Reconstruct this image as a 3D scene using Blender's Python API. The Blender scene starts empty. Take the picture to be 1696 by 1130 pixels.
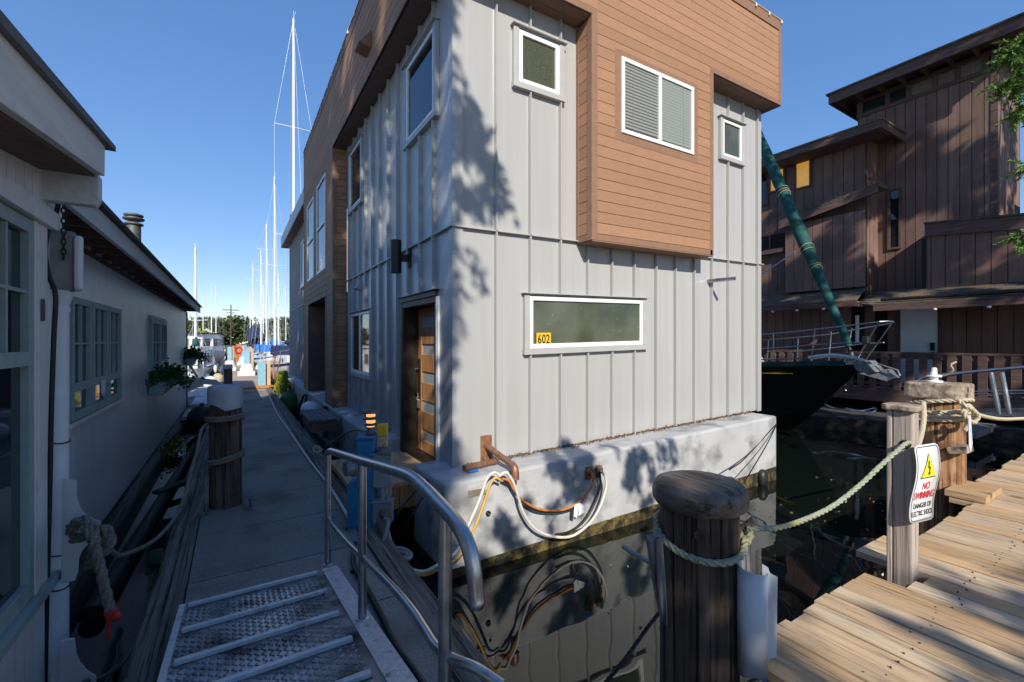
import bpy, bmesh, math, random
from math import sin, cos, pi, radians, sqrt, atan2
from mathutils import Vector, Matrix, noise
R = random.Random(7)
scn = bpy.context.scene
COL = scn.collection
# ------------------------------------------------------------------ camera, sky, sun, exposure
F = 738.0; CX, CY = 848.0, 565.0; HC = 2.43          # focal length in photo pixels, camera height over the water
YAW = atan2(460, 738)
cam = bpy.data.cameras.new("camera"); cam.sensor_width = 36; cam.lens = F/1696*36
cam.clip_start = .05; cam.clip_end = 2000
camo = bpy.data.objects.new("camera", cam); COL.objects.link(camo)
camo.location = (0, 0, HC); camo.rotation_euler = (pi/2, 0, -YAW)
scn.camera = camo
scn.render.resolution_x = 1024; scn.render.resolution_y = 682
SUN = Vector((-.305, -.78, .545)).normalized()            # towards the sun
w = bpy.data.worlds.new("World"); scn.world = w; w.use_nodes = True
nt = w.node_tree
sky = nt.nodes.new('ShaderNodeTexSky'); sky.sky_type = 'NISHITA'; sky.sun_disc = False
sky.sun_elevation = math.asin(SUN.z); sky.sun_rotation = atan2(SUN.x, SUN.y)
sky.air_density = .85; sky.dust_density = 0; sky.ozone_density = 3.0
gm = nt.nodes.new('ShaderNodeGamma'); gm.inputs[1].default_value = .52       # flatter clear-sky gradient
hs_ = nt.nodes.new('ShaderNodeHueSaturation'); hs_.inputs['Saturation'].default_value = 1.68; hs_.inputs['Hue'].default_value = .514; hs_.inputs['Value'].default_value = 1.62
nt.links.new(sky.outputs[0], gm.inputs[0]); nt.links.new(gm.outputs[0], hs_.inputs['Color']); nt.links.new(hs_.outputs[0], nt.nodes['Background'].inputs[0])
nt.nodes['Background'].inputs[1].default_value = .15
sl = bpy.data.lights.new("sun", 'SUN'); sl.energy = 3.75; sl.angle = radians(.5); sl.color = (1, .93, .82)
so = bpy.data.objects.new("sun", sl); COL.objects.link(so)
so.rotation_euler = SUN.to_track_quat('Z', 'Y').to_euler(); so.location = SUN*60
scn.view_settings.view_transform = 'Standard'; scn.view_settings.look = 'None'
scn.view_settings.exposure = .6; scn.view_settings.gamma = 1
# ------------------------------------------------------------------ survey: photo pixel -> point on a known plane
_fw = Vector((sin(YAW), cos(YAW), 0)); _rt = Vector((cos(YAW), -sin(YAW), 0)); _C = Vector((0, 0, HC))
def ray(x, y): return _fw + _rt*((x-CX)/F) + Vector((0, 0, (CY-y)/F))
def DP(x, y, d): return _C + ray(x, y)*d
def PX(x, y, X): r = ray(x, y); return _C + r*(X/r.x)
def PY(x, y, Y): r = ray(x, y); return _C + r*(Y/r.y)
def PZ(x, y, Z): r = ray(x, y); return _C + r*((Z-HC)/r.z)
# ------------------------------------------------------------------ mesh collector
def V(*a): return Vector(a)
def spline(pts, n=8):
    P = [Vector(p) for p in pts]
    if len(P) < 3: return P
    out = []
    for i in range(len(P)-1):
        p0 = P[i-1] if i else P[0]*2-P[1]; p1 = P[i]; p2 = P[i+1]; p3 = P[i+2] if i+2 < len(P) else P[-1]*2-P[-2]
        for k in range(n):
            t = k/n
            out.append(.5*((2*p1)+(p2-p0)*t+(2*p0-5*p1+4*p2-p3)*t*t+(3*p1-p0-3*p2+p3)*t*t*t))
    out.append(P[-1]); return out
def frames(P):
    T = []
    for i in range(len(P)):
        a = P[max(i-1, 0)]; b = P[min(i+1, len(P)-1)]; t = (b-a)
        T.append(t.normalized() if t.length > 1e-9 else Vector((0, 0, 1)))
    u = T[0].orthogonal().normalized(); out = []
    for t in T:
        u = (u-t*u.dot(t)); u = u.normalized() if u.length > 1e-6 else t.orthogonal().normalized()
        out.append((t, u, t.cross(u)))
    return out
class MB:
    def __init__(s, fr=None): s.v = []; s.f = []; s.r = []; s.fr = fr; s.sm = []; s.mi = []; s.cur = 0
    def P(s, p):
        if s.fr: o, u, n = s.fr; return o+u*p[0]+n*p[1]+Vector((0, 0, p[2]))
        return Vector(p)
    def add(s, vs, fs, smooth=False, rnd=None):
        b = len(s.v); s.v += [s.P(p) for p in vs]
        q = R.random() if rnd is None else rnd
        for f in fs: s.f.append([i+b for i in f]); s.r.append(q); s.sm.append(smooth); s.mi.append(s.cur)
    def box(s, x0, x1, y0, y1, z0, z1, rnd=None):
        s.add([(x0,y0,z0),(x1,y0,z0),(x1,y1,z0),(x0,y1,z0),(x0,y0,z1),(x1,y0,z1),(x1,y1,z1),(x0,y1,z1)],
              [(3,2,1,0),(4,5,6,7),(0,1,5,4),(1,2,6,5),(2,3,7,6),(3,0,4,7)], rnd=rnd)
    def obox(s, c, sx, sy, sz, rot=None, rnd=None):
        m = rot if rot else Matrix.Identity(3); c = Vector(c)
        vs = [c+m@Vector((a*sx/2, b*sy/2, d*sz/2)) for d in (-1,1) for a, b in ((-1,-1),(1,-1),(1,1),(-1,1))]
        s.add(vs, [(3,2,1,0),(4,5,6,7),(0,1,5,4),(1,2,6,5),(2,3,7,6),(3,0,4,7)], rnd=rnd)
    def bar(s, a, b, wd, th, upv=(0,0,1), rnd=None):
        a = Vector(a); b = Vector(b); d = (b-a); L = d.length; d.normalize()
        side = d.cross(Vector(upv)); side = side.normalized() if side.length > 1e-6 else d.orthogonal().normalized()
        n = side.cross(d); s.obox((a+b)/2, L, wd, th, Matrix((d, side, n)).transposed(), rnd)
    def tube(s, pts, r, seg=8, cap=True, smooth=True, rnd=None):
        P = [Vector(p) for p in pts]; n = len(P); rr = r if isinstance(r, (list, tuple)) else [r]*n
        vs = []; fs = []
        for i, (t, u, w_) in enumerate(frames(P)):
            for k in range(seg):
                a = 2*pi*k/seg; vs.append(P[i]+(u*cos(a)+w_*sin(a))*rr[i])
        for i in range(n-1):
            for k in range(seg):
                j = (k+1) % seg; fs.append((i*seg+k, i*seg+j, (i+1)*seg+j, (i+1)*seg+k))
        q = R.random() if rnd is None else rnd
        s.add(vs, fs, smooth, q)
        if cap:
            s.add(vs[:seg], [tuple(reversed(range(seg)))], False, q); s.add(vs[-seg:], [tuple(range(seg))], False, q)
    def cyl(s, a, b, r0, r1=None, seg=16, rnd=None): s.tube([a, b], [r0, r0 if r1 is None else r1], seg, True, True, rnd)
    def rope(s, pts, r, pitch=7, seg=6, n=6):
        P = spline(pts, n) if len(pts) > 2 else [Vector(p) for p in pts]
        Q = [P[0]]; st = r*.9
        for i in range(len(P)-1):
            d = (P[i+1]-P[i]); k = max(1, int(d.length/st))
            for j in range(1, k+1): Q.append(P[i]+d*(j/k))
        fr_ = frames(Q); L = 0; S3 = [[], [], []]
        for i, q in enumerate(Q):
            if i: L += (Q[i]-Q[i-1]).length
            t, u, w_ = fr_[i]
            for k in range(3):
                a = 2*pi*k/3+2*pi*L/(pitch*r); S3[k].append(q+(u*cos(a)+w_*sin(a))*r*.5)
        for k in range(3): s.tube(S3[k], r*.55, seg)
    def lathe(s, prof, c, seg=24, axis=None, smooth=True, rnd=None, jit=0):
        c = Vector(c); vs = []; fs = []; n = len(prof); m = axis.to_track_quat('Z', 'Y').to_matrix() if axis else Matrix.Identity(3)
        jj = [1+jit*(R.random()-.5) for k in range(seg)]
        for r, z in prof:
            for k in range(seg):
                a = 2*pi*k/seg; vs.append(c+m@Vector((r*cos(a)*jj[k], r*sin(a)*jj[k], z)))
        for i in range(n-1):
            for k in range(seg):
                j = (k+1) % seg; fs.append((i*seg+k, i*seg+j, (i+1)*seg+j, (i+1)*seg+k))
        fs.append(tuple(reversed(range(seg)))); fs.append(tuple((n-1)*seg+k for k in range(seg)))
        s.add(vs, fs, smooth, rnd)
    def prism(s, poly, ext, rnd=None):
        e = Vector(ext); n = len(poly); vs = [Vector(p) for p in poly]; vs = vs+[p+e for p in vs]
        fs = [tuple(reversed(range(n))), tuple(range(n, 2*n))]+[(i, (i+1) % n, n+(i+1) % n, n+i) for i in range(n)]
        s.add(vs, fs, rnd=rnd)
    def ball(s, c, rx, ry=None, rz=None, seg=12, rings=8, rnd=None, smooth=True):
        ry = ry or rx; rz = rz or rx; c = Vector(c); vs = []; fs = []
        for i in range(rings+1):
            th = pi*i/rings
            for k in range(seg):
                a = 2*pi*k/seg; vs.append(c+Vector((rx*sin(th)*cos(a), ry*sin(th)*sin(a), rz*cos(th))))
        for i in range(rings):
            for k in range(seg):
                j = (k+1) % seg; fs.append((i*seg+k, (i+1)*seg+k, (i+1)*seg+j, i*seg+j))
        s.add(vs, fs, smooth, rnd)
    def leaf(s, p, size, asp=.5, droop=None):
        d = Vector((R.uniform(-1,1), R.uniform(-1,1), R.uniform(-1,1)))
        if droop is not None: d = droop+d*.35
        d.normalize(); e = d.orthogonal(); e = (Matrix.Rotation(R.uniform(0, 2*pi), 3, d)@e).normalized()
        p = Vector(p); s.add([p, p+d*size*.5+e*size*asp*.5, p+d*size, p+d*size*.5-e*size*asp*.5], [(0,1,2,3)])
    def text(s, body, size, o, u, up_, sx=1.0, align='CENTER'):
        cu = bpy.data.curves.new('txt', 'FONT'); cu.body = body; cu.size = size; cu.align_x = align; cu.resolution_u = 2
        cu.offset = size*.012
        ob = bpy.data.objects.new('txt', cu); me = ob.to_mesh()
        o = Vector(o); u = Vector(u).normalized(); up_ = Vector(up_).normalized()
        s.add([o+u*v.co.x*sx+up_*v.co.y for v in me.vertices], [tuple(p.vertices) for p in me.polygons])
        ob.to_mesh_clear(); bpy.data.objects.remove(ob); bpy.data.curves.remove(cu)
SH = .0218
def shear(p): return Vector((p[0], p[1], p[2]+SH*(p[0]-2.13)))     # the floating house lists a little
def rootloc(o):
    L = Vector((0, 0, 0))
    while o: L += Vector(o.location); o = o.parent
    return L
def part(name, mb, m, parent=None, xf=None, bev=0, label=None, loc=None, flat=False):
    """link a collected mesh as ONE object; vertices are world coordinates"""
    me = bpy.data.meshes.new(name); base = rootloc(parent) if parent else Vector((0, 0, 0))
    vs = [xf(v) if xf else v for v in mb.v]
    if parent is None:
        if loc is None:
            xs = [v.x for v in vs]; ys = [v.y for v in vs]; zs = [v.z for v in vs]
            loc = Vector(((min(xs)+max(xs))/2, (min(ys)+max(ys))/2, min(zs)))
        base = Vector(loc)
    me.from_pydata([v-base for v in vs], [], mb.f)
    for mm in (m if isinstance(m, (list, tuple)) else [m]): me.materials.append(mm)
    me.polygons.foreach_set('use_smooth', mb.sm); me.polygons.foreach_set('material_index', mb.mi)
    at = me.attributes.new('rnd', 'FLOAT', 'FACE'); at.data.foreach_set('value', mb.r)
    if not flat:
        b = bmesh.new(); b.from_mesh(me); bmesh.ops.recalc_face_normals(b, faces=b.faces[:]); b.to_mesh(me); b.free()
    me.update()
    o = bpy.data.objects.new(name, me); COL.objects.link(o)
    if parent: o.parent = parent
    else: o.location = loc
    if bev:
        k = o.modifiers.new('bevel', 'BEVEL'); k.width = bev; k.segments = 2; k.limit_method = 'ANGLE'; k.angle_limit = radians(50)
    if label: o['label'] = label
    return o
def tag(o, label, cat, group=None):
    o['label'] = label; o['category'] = cat
    if group: o['group'] = group
    return o
def thing(name, label, cat, loc=(0,0,0), group=None, rz=0):
    o = bpy.data.objects.new(name, None); COL.objects.link(o); o.location = loc; o.rotation_euler = (0, 0, rz)
    o.empty_display_size = .2
    return tag(o, label, cat, group)
def solo(name, mb, m, label, cat, group=None, bev=0, xf=None): return tag(part(name, mb, m, None, xf, bev), label, cat, group)
def struct(name, mb, m, bev=0, kind='structure'):
    o = part(name, mb, m, None, None, bev); o['kind'] = kind; return o
def dup(root, loc, rz=None, label=None, scale=None):
    r = root.copy(); COL.objects.link(r); r.location = loc
    if rz is not None: r.rotation_euler = (0, 0, rz)
    if scale: r.scale = (scale,)*3
    if label: r['label'] = label
    for ch in list(root.children):
        c = ch.copy(); COL.objects.link(c); c.parent = r
        for g in list(ch.children):
            d = g.copy(); COL.objects.link(d); d.parent = c
    return r
# ------------------------------------------------------------------ materials
def nd(t, typ, **kw):
    n = t.nodes.new(typ)
    for k, v in kw.items():
        if hasattr(n, k): setattr(n, k, v)
    return n
def mat(name, c1, c2=None, rough=.6, metal=0, scale=3.0, stretch=(1,1,1), bump=0, bscale=None, detail=5, rndv=0.0,
        spec=.5, ramp=(.35, .7), c3=None, cscale=1.2, cthr=(.55, .75), coat=0, trans=0, rvar=0, emis=None, estr=0, world=False, crack=None, alt=None, knots=None):
    """base colour from stretched noise between c1 and c2, a patchy third colour (dirt, stains), per-piece variation, bump"""
    m = bpy.data.materials.new(name); m.use_nodes = True; t = m.node_tree; L = t.links; b = t.nodes['Principled BSDF']
    b.inputs['Roughness'].default_value = rough; b.inputs['Metallic'].default_value = metal
    b.inputs['Specular IOR Level'].default_value = spec; b.inputs['Coat Weight'].default_value = coat
    b.inputs['Transmission Weight'].default_value = trans
    if emis: b.inputs['Emission Color'].default_value = (*emis, 1); b.inputs['Emission Strength'].default_value = estr
    c2 = c2 or c1
    if world: co = nd(t, 'ShaderNodeNewGeometry').outputs['Position']
    else: co = nd(t, 'ShaderNodeTexCoord').outputs['Object']
    mp = nd(t, 'ShaderNodeMapping'); mp.inputs['Scale'].default_value = stretch; L.new(co, mp.inputs[0])
    at = nd(t, 'ShaderNodeAttribute'); at.attribute_name = 'rnd'
    add = nd(t, 'ShaderNodeVectorMath'); add.operation = 'ADD'; mul = nd(t, 'ShaderNodeMath'); mul.operation = 'MULTIPLY'; mul.inputs[1].default_value = 37
    L.new(at.outputs['Fac'], mul.inputs[0]); L.new(mp.outputs[0], add.inputs[0]); L.new(mul.outputs[0], add.inputs[1])
    nz = nd(t, 'ShaderNodeTexNoise'); nz.inputs['Scale'].default_value = scale; nz.inputs['Detail'].default_value = detail; L.new(add.outputs[0], nz.inputs[0])
    cr = nd(t, 'ShaderNodeValToRGB'); cr.color_ramp.elements[0].position = ramp[0]; cr.color_ramp.elements[1].position = ramp[1]
    cr.color_ramp.elements[0].color = (*c1, 1); cr.color_ramp.elements[1].color = (*c2, 1); L.new(nz.outputs['Fac'], cr.inputs[0])
    out = cr.outputs[0]
    if c3:
        n2 = nd(t, 'ShaderNodeTexNoise'); n2.inputs['Scale'].default_value = cscale; n2.inputs['Detail'].default_value = 6; L.new(co, n2.inputs[0])
        mr = nd(t, 'ShaderNodeMapRange'); mr.inputs['From Min'].default_value = cthr[0]; mr.inputs['From Max'].default_value = cthr[1]; L.new(n2.outputs['Fac'], mr.inputs['Value'])
        mx = nd(t, 'ShaderNodeMix'); mx.data_type = 'RGBA'; L.new(mr.outputs[0], mx.inputs[0]); L.new(out, mx.inputs[6]); mx.inputs[7].default_value = (*c3, 1); out = mx.outputs[2]
    if alt:                                            # some pieces weathered to another colour
        fr = nd(t, 'ShaderNodeMath'); fr.operation = 'MULTIPLY'; fr.inputs[1].default_value = 7.31; L.new(at.outputs['Fac'], fr.inputs[0]); f2 = nd(t, 'ShaderNodeMath'); f2.operation = 'FRACT'; L.new(fr.outputs[0], f2.inputs[0])
        mr = nd(t, 'ShaderNodeMapRange'); mr.inputs['From Min'].default_value = .25; mr.inputs['From Max'].default_value = .95; mr.inputs['To Max'].default_value = .85; L.new(f2.outputs[0], mr.inputs['Value'])
        mx = nd(t, 'ShaderNodeMix'); mx.data_type = 'RGBA'; mx.blend_type = 'MULTIPLY'; L.new(mr.outputs[0], mx.inputs[0]); L.new(out, mx.inputs[6]); mx.inputs[7].default_value = (*alt, 1); out = mx.outputs[2]
    if knots:
        m5 = nd(t, 'ShaderNodeMapping'); m5.inputs['Scale'].default_value = knots[1]; L.new(co, m5.inputs[0]); v5 = nd(t, 'ShaderNodeTexVoronoi'); v5.inputs['Scale'].default_value = knots[0]; L.new(m5.outputs[0], v5.inputs['Vector'])
        r5 = nd(t, 'ShaderNodeMapRange'); r5.inputs['From Min'].default_value = .035; r5.inputs['From Max'].default_value = .11; r5.inputs['To Min'].default_value = .75; r5.inputs['To Max'].default_value = 0; L.new(v5.outputs['Distance'], r5.inputs['Value'])
        mx = nd(t, 'ShaderNodeMix'); mx.data_type = 'RGBA'; L.new(r5.outputs[0], mx.inputs[0]); L.new(out, mx.inputs[6]); mx.inputs[7].default_value = (.07,.045,.03,1); out = mx.outputs[2]
    ck = None
    if crack:                                          # fine dark checks along the grain
        cs, cst, lo, hi, cc = crack
        m3 = nd(t, 'ShaderNodeMapping'); m3.inputs['Scale'].default_value = cst; L.new(co, m3.inputs[0]); a3 = nd(t, 'ShaderNodeVectorMath'); a3.operation = 'ADD'; L.new(m3.outputs[0], a3.inputs[0]); L.new(mul.outputs[0], a3.inputs[1])
        n4 = nd(t, 'ShaderNodeTexNoise'); n4.inputs['Scale'].default_value = cs; n4.inputs['Detail'].default_value = 8; n4.inputs['Roughness'].default_value = .65; L.new(a3.outputs[0], n4.inputs[0])
        r4 = nd(t, 'ShaderNodeMapRange'); r4.inputs['From Min'].default_value = lo; r4.inputs['From Max'].default_value = hi; L.new(n4.outputs['Fac'], r4.inputs['Value'])
        x4 = nd(t, 'ShaderNodeMix'); x4.data_type = 'RGBA'; L.new(r4.outputs[0], x4.inputs[0]); x4.inputs[6].default_value = (*cc, 1); L.new(out, x4.inputs[7]); out = x4.outputs[2]; ck = r4.outputs[0]
    if rndv:
        hs = nd(t, 'ShaderNodeHueSaturation'); mr = nd(t, 'ShaderNodeMapRange'); mr.inputs['To Min'].default_value = 1-rndv; mr.inputs['To Max'].default_value = 1+rndv
        L.new(at.outputs['Fac'], mr.inputs['Value']); L.new(mr.outputs[0], hs.inputs['Value']); L.new(out, hs.inputs['Color']); out = hs.outputs[0]
    L.new(out, b.inputs['Base Color'])
    if rvar:
        mr = nd(t, 'ShaderNodeMapRange'); mr.inputs['To Min'].default_value = rough-rvar; mr.inputs['To Max'].default_value = rough+rvar
        L.new(nz.outputs['Fac'], mr.inputs['Value']); L.new(mr.outputs[0], b.inputs['Roughness'])
    if bump:
        if bscale:
            n3 = nd(t, 'ShaderNodeTexNoise'); n3.inputs['Scale'].default_value = bscale; n3.inputs['Detail'].default_value = 4; L.new(add.outputs[0], n3.inputs[0]); src = n3.outputs['Fac']
        else: src = nz.outputs['Fac']
        bp = nd(t, 'ShaderNodeBump'); bp.inputs['Strength'].default_value = bump; bp.inputs['Distance'].default_value = .02
        if ck:
            ad = nd(t, 'ShaderNodeMath'); ad.operation = 'MULTIPLY_ADD'; ad.inputs[1].default_value = .5; L.new(ck, ad.inputs[0]); L.new(src, ad.inputs[2]); src = ad.outputs[0]
        L.new(src, bp.inputs['Height']); L.new(bp.outputs[0], b.inputs['Normal'])
    return m
def wood(name, c1, c2, axis, rough=.8, rndv=.2, s=26, bump=.5, c3=None, **kw):
    st = [1, 1, 1]; st[axis] = .05; s2 = [1, 1, 1]; s2[axis] = .022
    if 'crack' not in kw: kw['crack'] = (55, s2, .36, .47, tuple(.28*v for v in c1))
    return mat(name, c1, c2, rough, scale=s, stretch=st, bump=bump, rndv=rndv, spec=.25, c3=c3, ramp=(.28, .70), **kw)
M = {}
M['siding'] = mat('painted_grey_steel', (.385,.383,.376), (.42,.418,.41), .30, scale=3, stretch=(3,3,.12), rndv=.012, bump=.02, bscale=2.0)
M['flash'] = mat('grey_steel_flashing', (.40,.395,.385), (.44,.435,.425), .42, scale=4)
M['brown'] = mat('brown_fibre_cement', (.325,.177,.10), (.37,.205,.12), .7, scale=30, stretch=(.3,.3,2), rndv=.09, c3=(.36,.208,.125), cscale=1.1, bump=.12, spec=.3)
M['btrim'] = mat('brown_trim_board', (.245,.138,.088), (.28,.16,.105), .65, scale=12, rndv=.03, bump=.06, spec=.3)
M['soffit'] = mat('brown_soffit_panel', (.17,.105,.085), (.20,.125,.10), .7, scale=8, spec=.3)
M['dark'] = mat('dark_backing', (.022,.018,.016), None, .9)
M['vinyl'] = mat('white_window_vinyl', (.80,.80,.78), (.84,.84,.82), .35, scale=5)
M['obscure'] = mat('speckled_obscure_glass', (.045,.05,.03), (.11,.12,.075), .16, scale=90, ramp=(.3,.75), bump=.25, detail=2, spec=.6)
M['frost'] = mat('frosted_green_glass', (.05,.058,.036), (.11,.12,.082), .07, scale=1.6, c3=(.42,.44,.38), cscale=46, cthr=(.69,.74), spec=.55)  # broad tone shifts stand for reflections, pale specks are the frosting
M['glass'] = mat('dark_window_glass', (.012,.016,.02), (.02,.024,.028), .03, scale=2, spec=.8)
M['screen'] = mat('insect_screen', (.02,.022,.025), None, .5)
M['doorwood'] = wood('varnished_fir', (.42,.19,.07), (.56,.28,.11), 2, .38, .08, 30, .1)
M['doorglass'] = mat('frosted_door_glass', (.30,.34,.33), (.35,.39,.38), .3, scale=20)
M['bronze'] = mat('dark_bronze', (.035,.028,.025), (.05,.04,.035), .45, metal=.6, scale=20)
M['dullsteel'] = mat('dull_galvanised_steel', (.16,.165,.17), (.27,.275,.28), .55, metal=.5, scale=14)
M['chrome'] = mat('brushed_steel', (.55,.55,.56), (.66,.66,.67), .28, metal=1, scale=30, rvar=.1)
M['alu'] = mat('weathered_aluminium', (.43,.44,.46), (.58,.59,.61), .34, metal=1, scale=14, stretch=(1,1,1), rvar=.14, bump=.03, bscale=60)
M['plate'] = mat('tread_plate_aluminium', (.17,.175,.185), (.46,.47,.49), .36, metal=.85, scale=7, rvar=.15, c3=(.05,.05,.055), cscale=5, cthr=(.5,.7))
M['strip'] = mat('pale_aluminium_strip', (.58,.59,.61), (.72,.73,.75), .5, metal=.35, scale=22, bump=.1, c3=(.3,.3,.31), cscale=16, cthr=(.6,.75))
M['copper'] = mat('aged_copper_pipe', (.25,.12,.07), (.36,.20,.13), .5, metal=.5, scale=25)
M['rust'] = mat('rusty_steel', (.16,.07,.03), (.30,.14,.05), .8, scale=30, bump=.3)
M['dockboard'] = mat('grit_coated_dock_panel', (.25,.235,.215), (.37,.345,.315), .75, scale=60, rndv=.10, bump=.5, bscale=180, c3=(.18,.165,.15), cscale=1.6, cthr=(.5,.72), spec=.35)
M['dockbeam'] = wood('weathered_grey_beam', (.13,.105,.09), (.33,.28,.24), 1, .9, .25, 24, .8, c3=(.10,.12,.07), cscale=4, cthr=(.6,.75))
M['deck'] = wood('sun_bleached_deck_plank', (.42,.305,.195), (.66,.515,.34), 1, .82, .13, 34, .5, c3=(.47,.38,.29), cscale=1.9, cthr=(.48,.72), alt=(.96,.79,.60), knots=(2.4,(1,.5,1)), crack=(75,(1,.04,1),.30,.43,(.13,.10,.08)))
M['pile'] = wood('weathered_piling', (.035,.026,.021), (.20,.14,.105), 2, .88, .1, 17, .9, c3=(.045,.03,.025), cscale=3, cthr=(.55,.7))
M['pilesun'] = wood('red_brown_piling', (.13,.06,.028), (.46,.26,.135), 2, .85, .1, 20, 1.0, c3=(.12,.06,.03), cscale=4, cthr=(.55,.7))
M['endgrain'] = mat('grey_end_grain', (.19,.145,.105), (.48,.385,.285), .9, scale=18, bump=.7, c3=(.05,.04,.035), cscale=9, cthr=(.6,.7))
M['post'] = wood('grey_brown_post', (.30,.245,.20), (.46,.385,.325), 2, .85, .12, 30, .5, crack=(60,(1,1,.04),.28,.40,(.12,.09,.075)), knots=(3,(1,1,.45)))
M['capwood'] = mat('worn_mushroom_cap', (.055,.042,.034), (.21,.17,.14), .5, scale=26, stretch=(1,.22,1), bump=.6, detail=10, ramp=(.3,.7), c3=(.13,.07,.028), cscale=4.0, cthr=(.54,.64), rvar=.18, crack=(34,(1,.12,1),.36,.44,(.03,.02,.015)))
M['guard'] = mat('milky_plastic_guard', (.42,.45,.50), (.56,.59,.63), .45, scale=4, c3=(.35,.34,.31), cscale=7, cthr=(.55,.75), bump=.06)
M['greyboard'] = wood('grey_splintered_board', (.13,.125,.125), (.32,.31,.31), 2, .85, .1, 22, .5)
M['rope'] = mat('weathered_rope', (.17,.15,.13), (.30,.27,.235), .95, scale=60, bump=.6, c3=(.13,.115,.10), cscale=9, spec=.1)
M['ropesun'] = mat('pale_yellow_rope', (.42,.37,.26), (.58,.52,.38), .95, scale=60, bump=.5, spec=.1)
M['ropegreen'] = mat('green_white_rope', (.29,.32,.23), (.44,.45,.34), .95, scale=70, bump=.8, c3=(.42,.38,.17), cscale=6, cthr=(.5,.7), spec=.1)
M['red'] = mat('red_whipping_tape', (.55,.02,.025), (.7,.04,.05), .5, scale=20)
M['black'] = mat('black_rubber', (.012,.012,.013), (.022,.022,.023), .5, scale=12)
M['greyhose'] = mat('grey_hose', (.22,.22,.215), (.30,.30,.29), .55, scale=12)
M['whitehose'] = mat('white_hose', (.62,.57,.50), (.72,.67,.60), .5, scale=12)
M['orange'] = mat('orange_hose', (.52,.17,.03), (.62,.25,.06), .5, scale=12)
M['yellowhose'] = mat('yellow_hose', (.60,.34,.06), (.68,.42,.10), .5, scale=12)
M['blue'] = mat('blue_pedestal_paint', (.010,.17,.33), (.016,.22,.42), .45, scale=6, c3=(.02,.11,.22), cscale=5, cthr=(.6,.75))
M['greybox'] = mat('grey_electrical_box', (.22,.235,.25), (.27,.285,.30), .5, scale=8, bump=.05)
M['yellow'] = mat('yellow_paint', (.66,.42,.015), (.75,.50,.03), .55, scale=12)
M['clear'] = mat('glass_dome', (.55,.55,.58), None, .08, trans=.7, spec=.6)
M['lampglow'] = mat('lit_lamp_lens', (.8,.5,.25), None, .4, emis=(1,.40,.14), estr=.9)
M['lampgrey'] = mat('grey_lamp_metal', (.11,.11,.11), (.16,.16,.16), .55, metal=.4, scale=15)
M['wwall'] = mat('white_painted_wood', (.76,.745,.72), (.82,.81,.79), .55, scale=18, stretch=(1,1,.15), bump=.35, rndv=.03, c3=(.58,.55,.52), cscale=4, cthr=(.6,.8))
M['wfascia'] = mat('white_weathered_fascia', (.70,.69,.67), (.80,.79,.77), .8, scale=16, stretch=(1,.08,1), bump=.6, c3=(.52,.50,.47), cscale=3, cthr=(.6,.75))
M['lav'] = mat('grey_lavender_siding', (.72,.69,.715), (.79,.765,.785), .42, scale=14, stretch=(1,1,.1), bump=.06, spec=.65, rndv=.03, c3=(.58,.55,.57), cscale=2, cthr=(.55,.8))
M['sage'] = mat('sage_green_sash', (.32,.40,.385), (.38,.46,.45), .6, scale=12, bump=.08)
M['roofing'] = mat('dark_roofing', (.05,.05,.055), (.09,.09,.095), .9, scale=30, bump=.4)
M['pvc'] = mat('white_conduit', (.74,.75,.77), (.80,.81,.83), .5, scale=8)
M['leaf'] = mat('dark_geranium_leaf', (.025,.065,.02), (.06,.13,.035), .6, scale=4, rndv=.4, spec=.3)
M['pink'] = mat('pink_petal', (.6,.06,.2), None, .6)
M['cedar'] = mat('cedar_frond', (.06,.13,.03), (.14,.25,.05), .6, scale=3, rndv=.45, spec=.25)
M['shadeleaf'] = mat('broad_leaf', (.06,.10,.03), (.10,.15,.05), .6, scale=3, rndv=.4, spec=.25)
M['fargreen'] = mat('far_tree_foliage', (.06,.08,.03), (.13,.15,.06), .8, scale=.35, rndv=.4, spec=.1, world=True)
M['limegreen'] = mat('lime_shrub_foliage', (.18,.24,.03), (.32,.38,.05), .7, scale=2, rndv=.3, spec=.2)
M['bark'] = wood('tree_bark', (.06,.045,.035), (.14,.11,.09), 2, .9, .1, 12, .8)
M['bwood'] = wood('brown_stained_board', (.175,.107,.086), (.24,.152,.122), 2, .8, .10, 14, .3, crack=None, c3=(.135,.082,.067), cscale=.6, cthr=(.5,.75))
M['btrim2'] = wood('dark_brown_trim', (.12,.072,.06), (.165,.105,.09), 1, .8, .12, 14, .3)
M['shingle'] = mat('mossy_shingle', (.07,.055,.045), (.16,.13,.10), .95, scale=16, bump=.8, rndv=.3, c3=(.17,.12,.05), cscale=2.5, cthr=(.5,.7))
M['amber'] = mat('amber_lit_window', (.5,.28,.06), (.75,.48,.15), .3, scale=3, emis=(.9,.45,.07), estr=.28)
M['curtain'] = mat('pale_curtain', (.15,.125,.095), (.24,.20,.15), .7, scale=3, stretch=(1,6,.3))
M['whitedoor'] = mat('pale_blue_grey_door', (.74,.76,.80), (.80,.82,.85), .5, scale=3)
M['hullgreen'] = mat('dark_green_gelcoat', (.003,.008,.008), (.005,.012,.011), .22, scale=2)
M['bandgreen'] = mat('green_bulwark', (.006,.045,.042), (.01,.06,.055), .3, scale=3)
M['sailgreen'] = mat('green_sail_cover', (.004,.06,.05), (.01,.095,.08), .75, scale=7, stretch=(1,1,.5), bump=.35)
M['hullwhite'] = mat('white_gelcoat', (.74,.74,.72), (.80,.80,.78), .3, scale=2)
M['hullgrey'] = mat('dirty_grey_hull', (.32,.31,.30), (.50,.49,.47), .5, scale=3, c3=(.2,.19,.18), cscale=2)
M['hullblue'] = mat('navy_hull', (.03,.04,.11), (.05,.06,.15), .3, scale=3)
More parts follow.
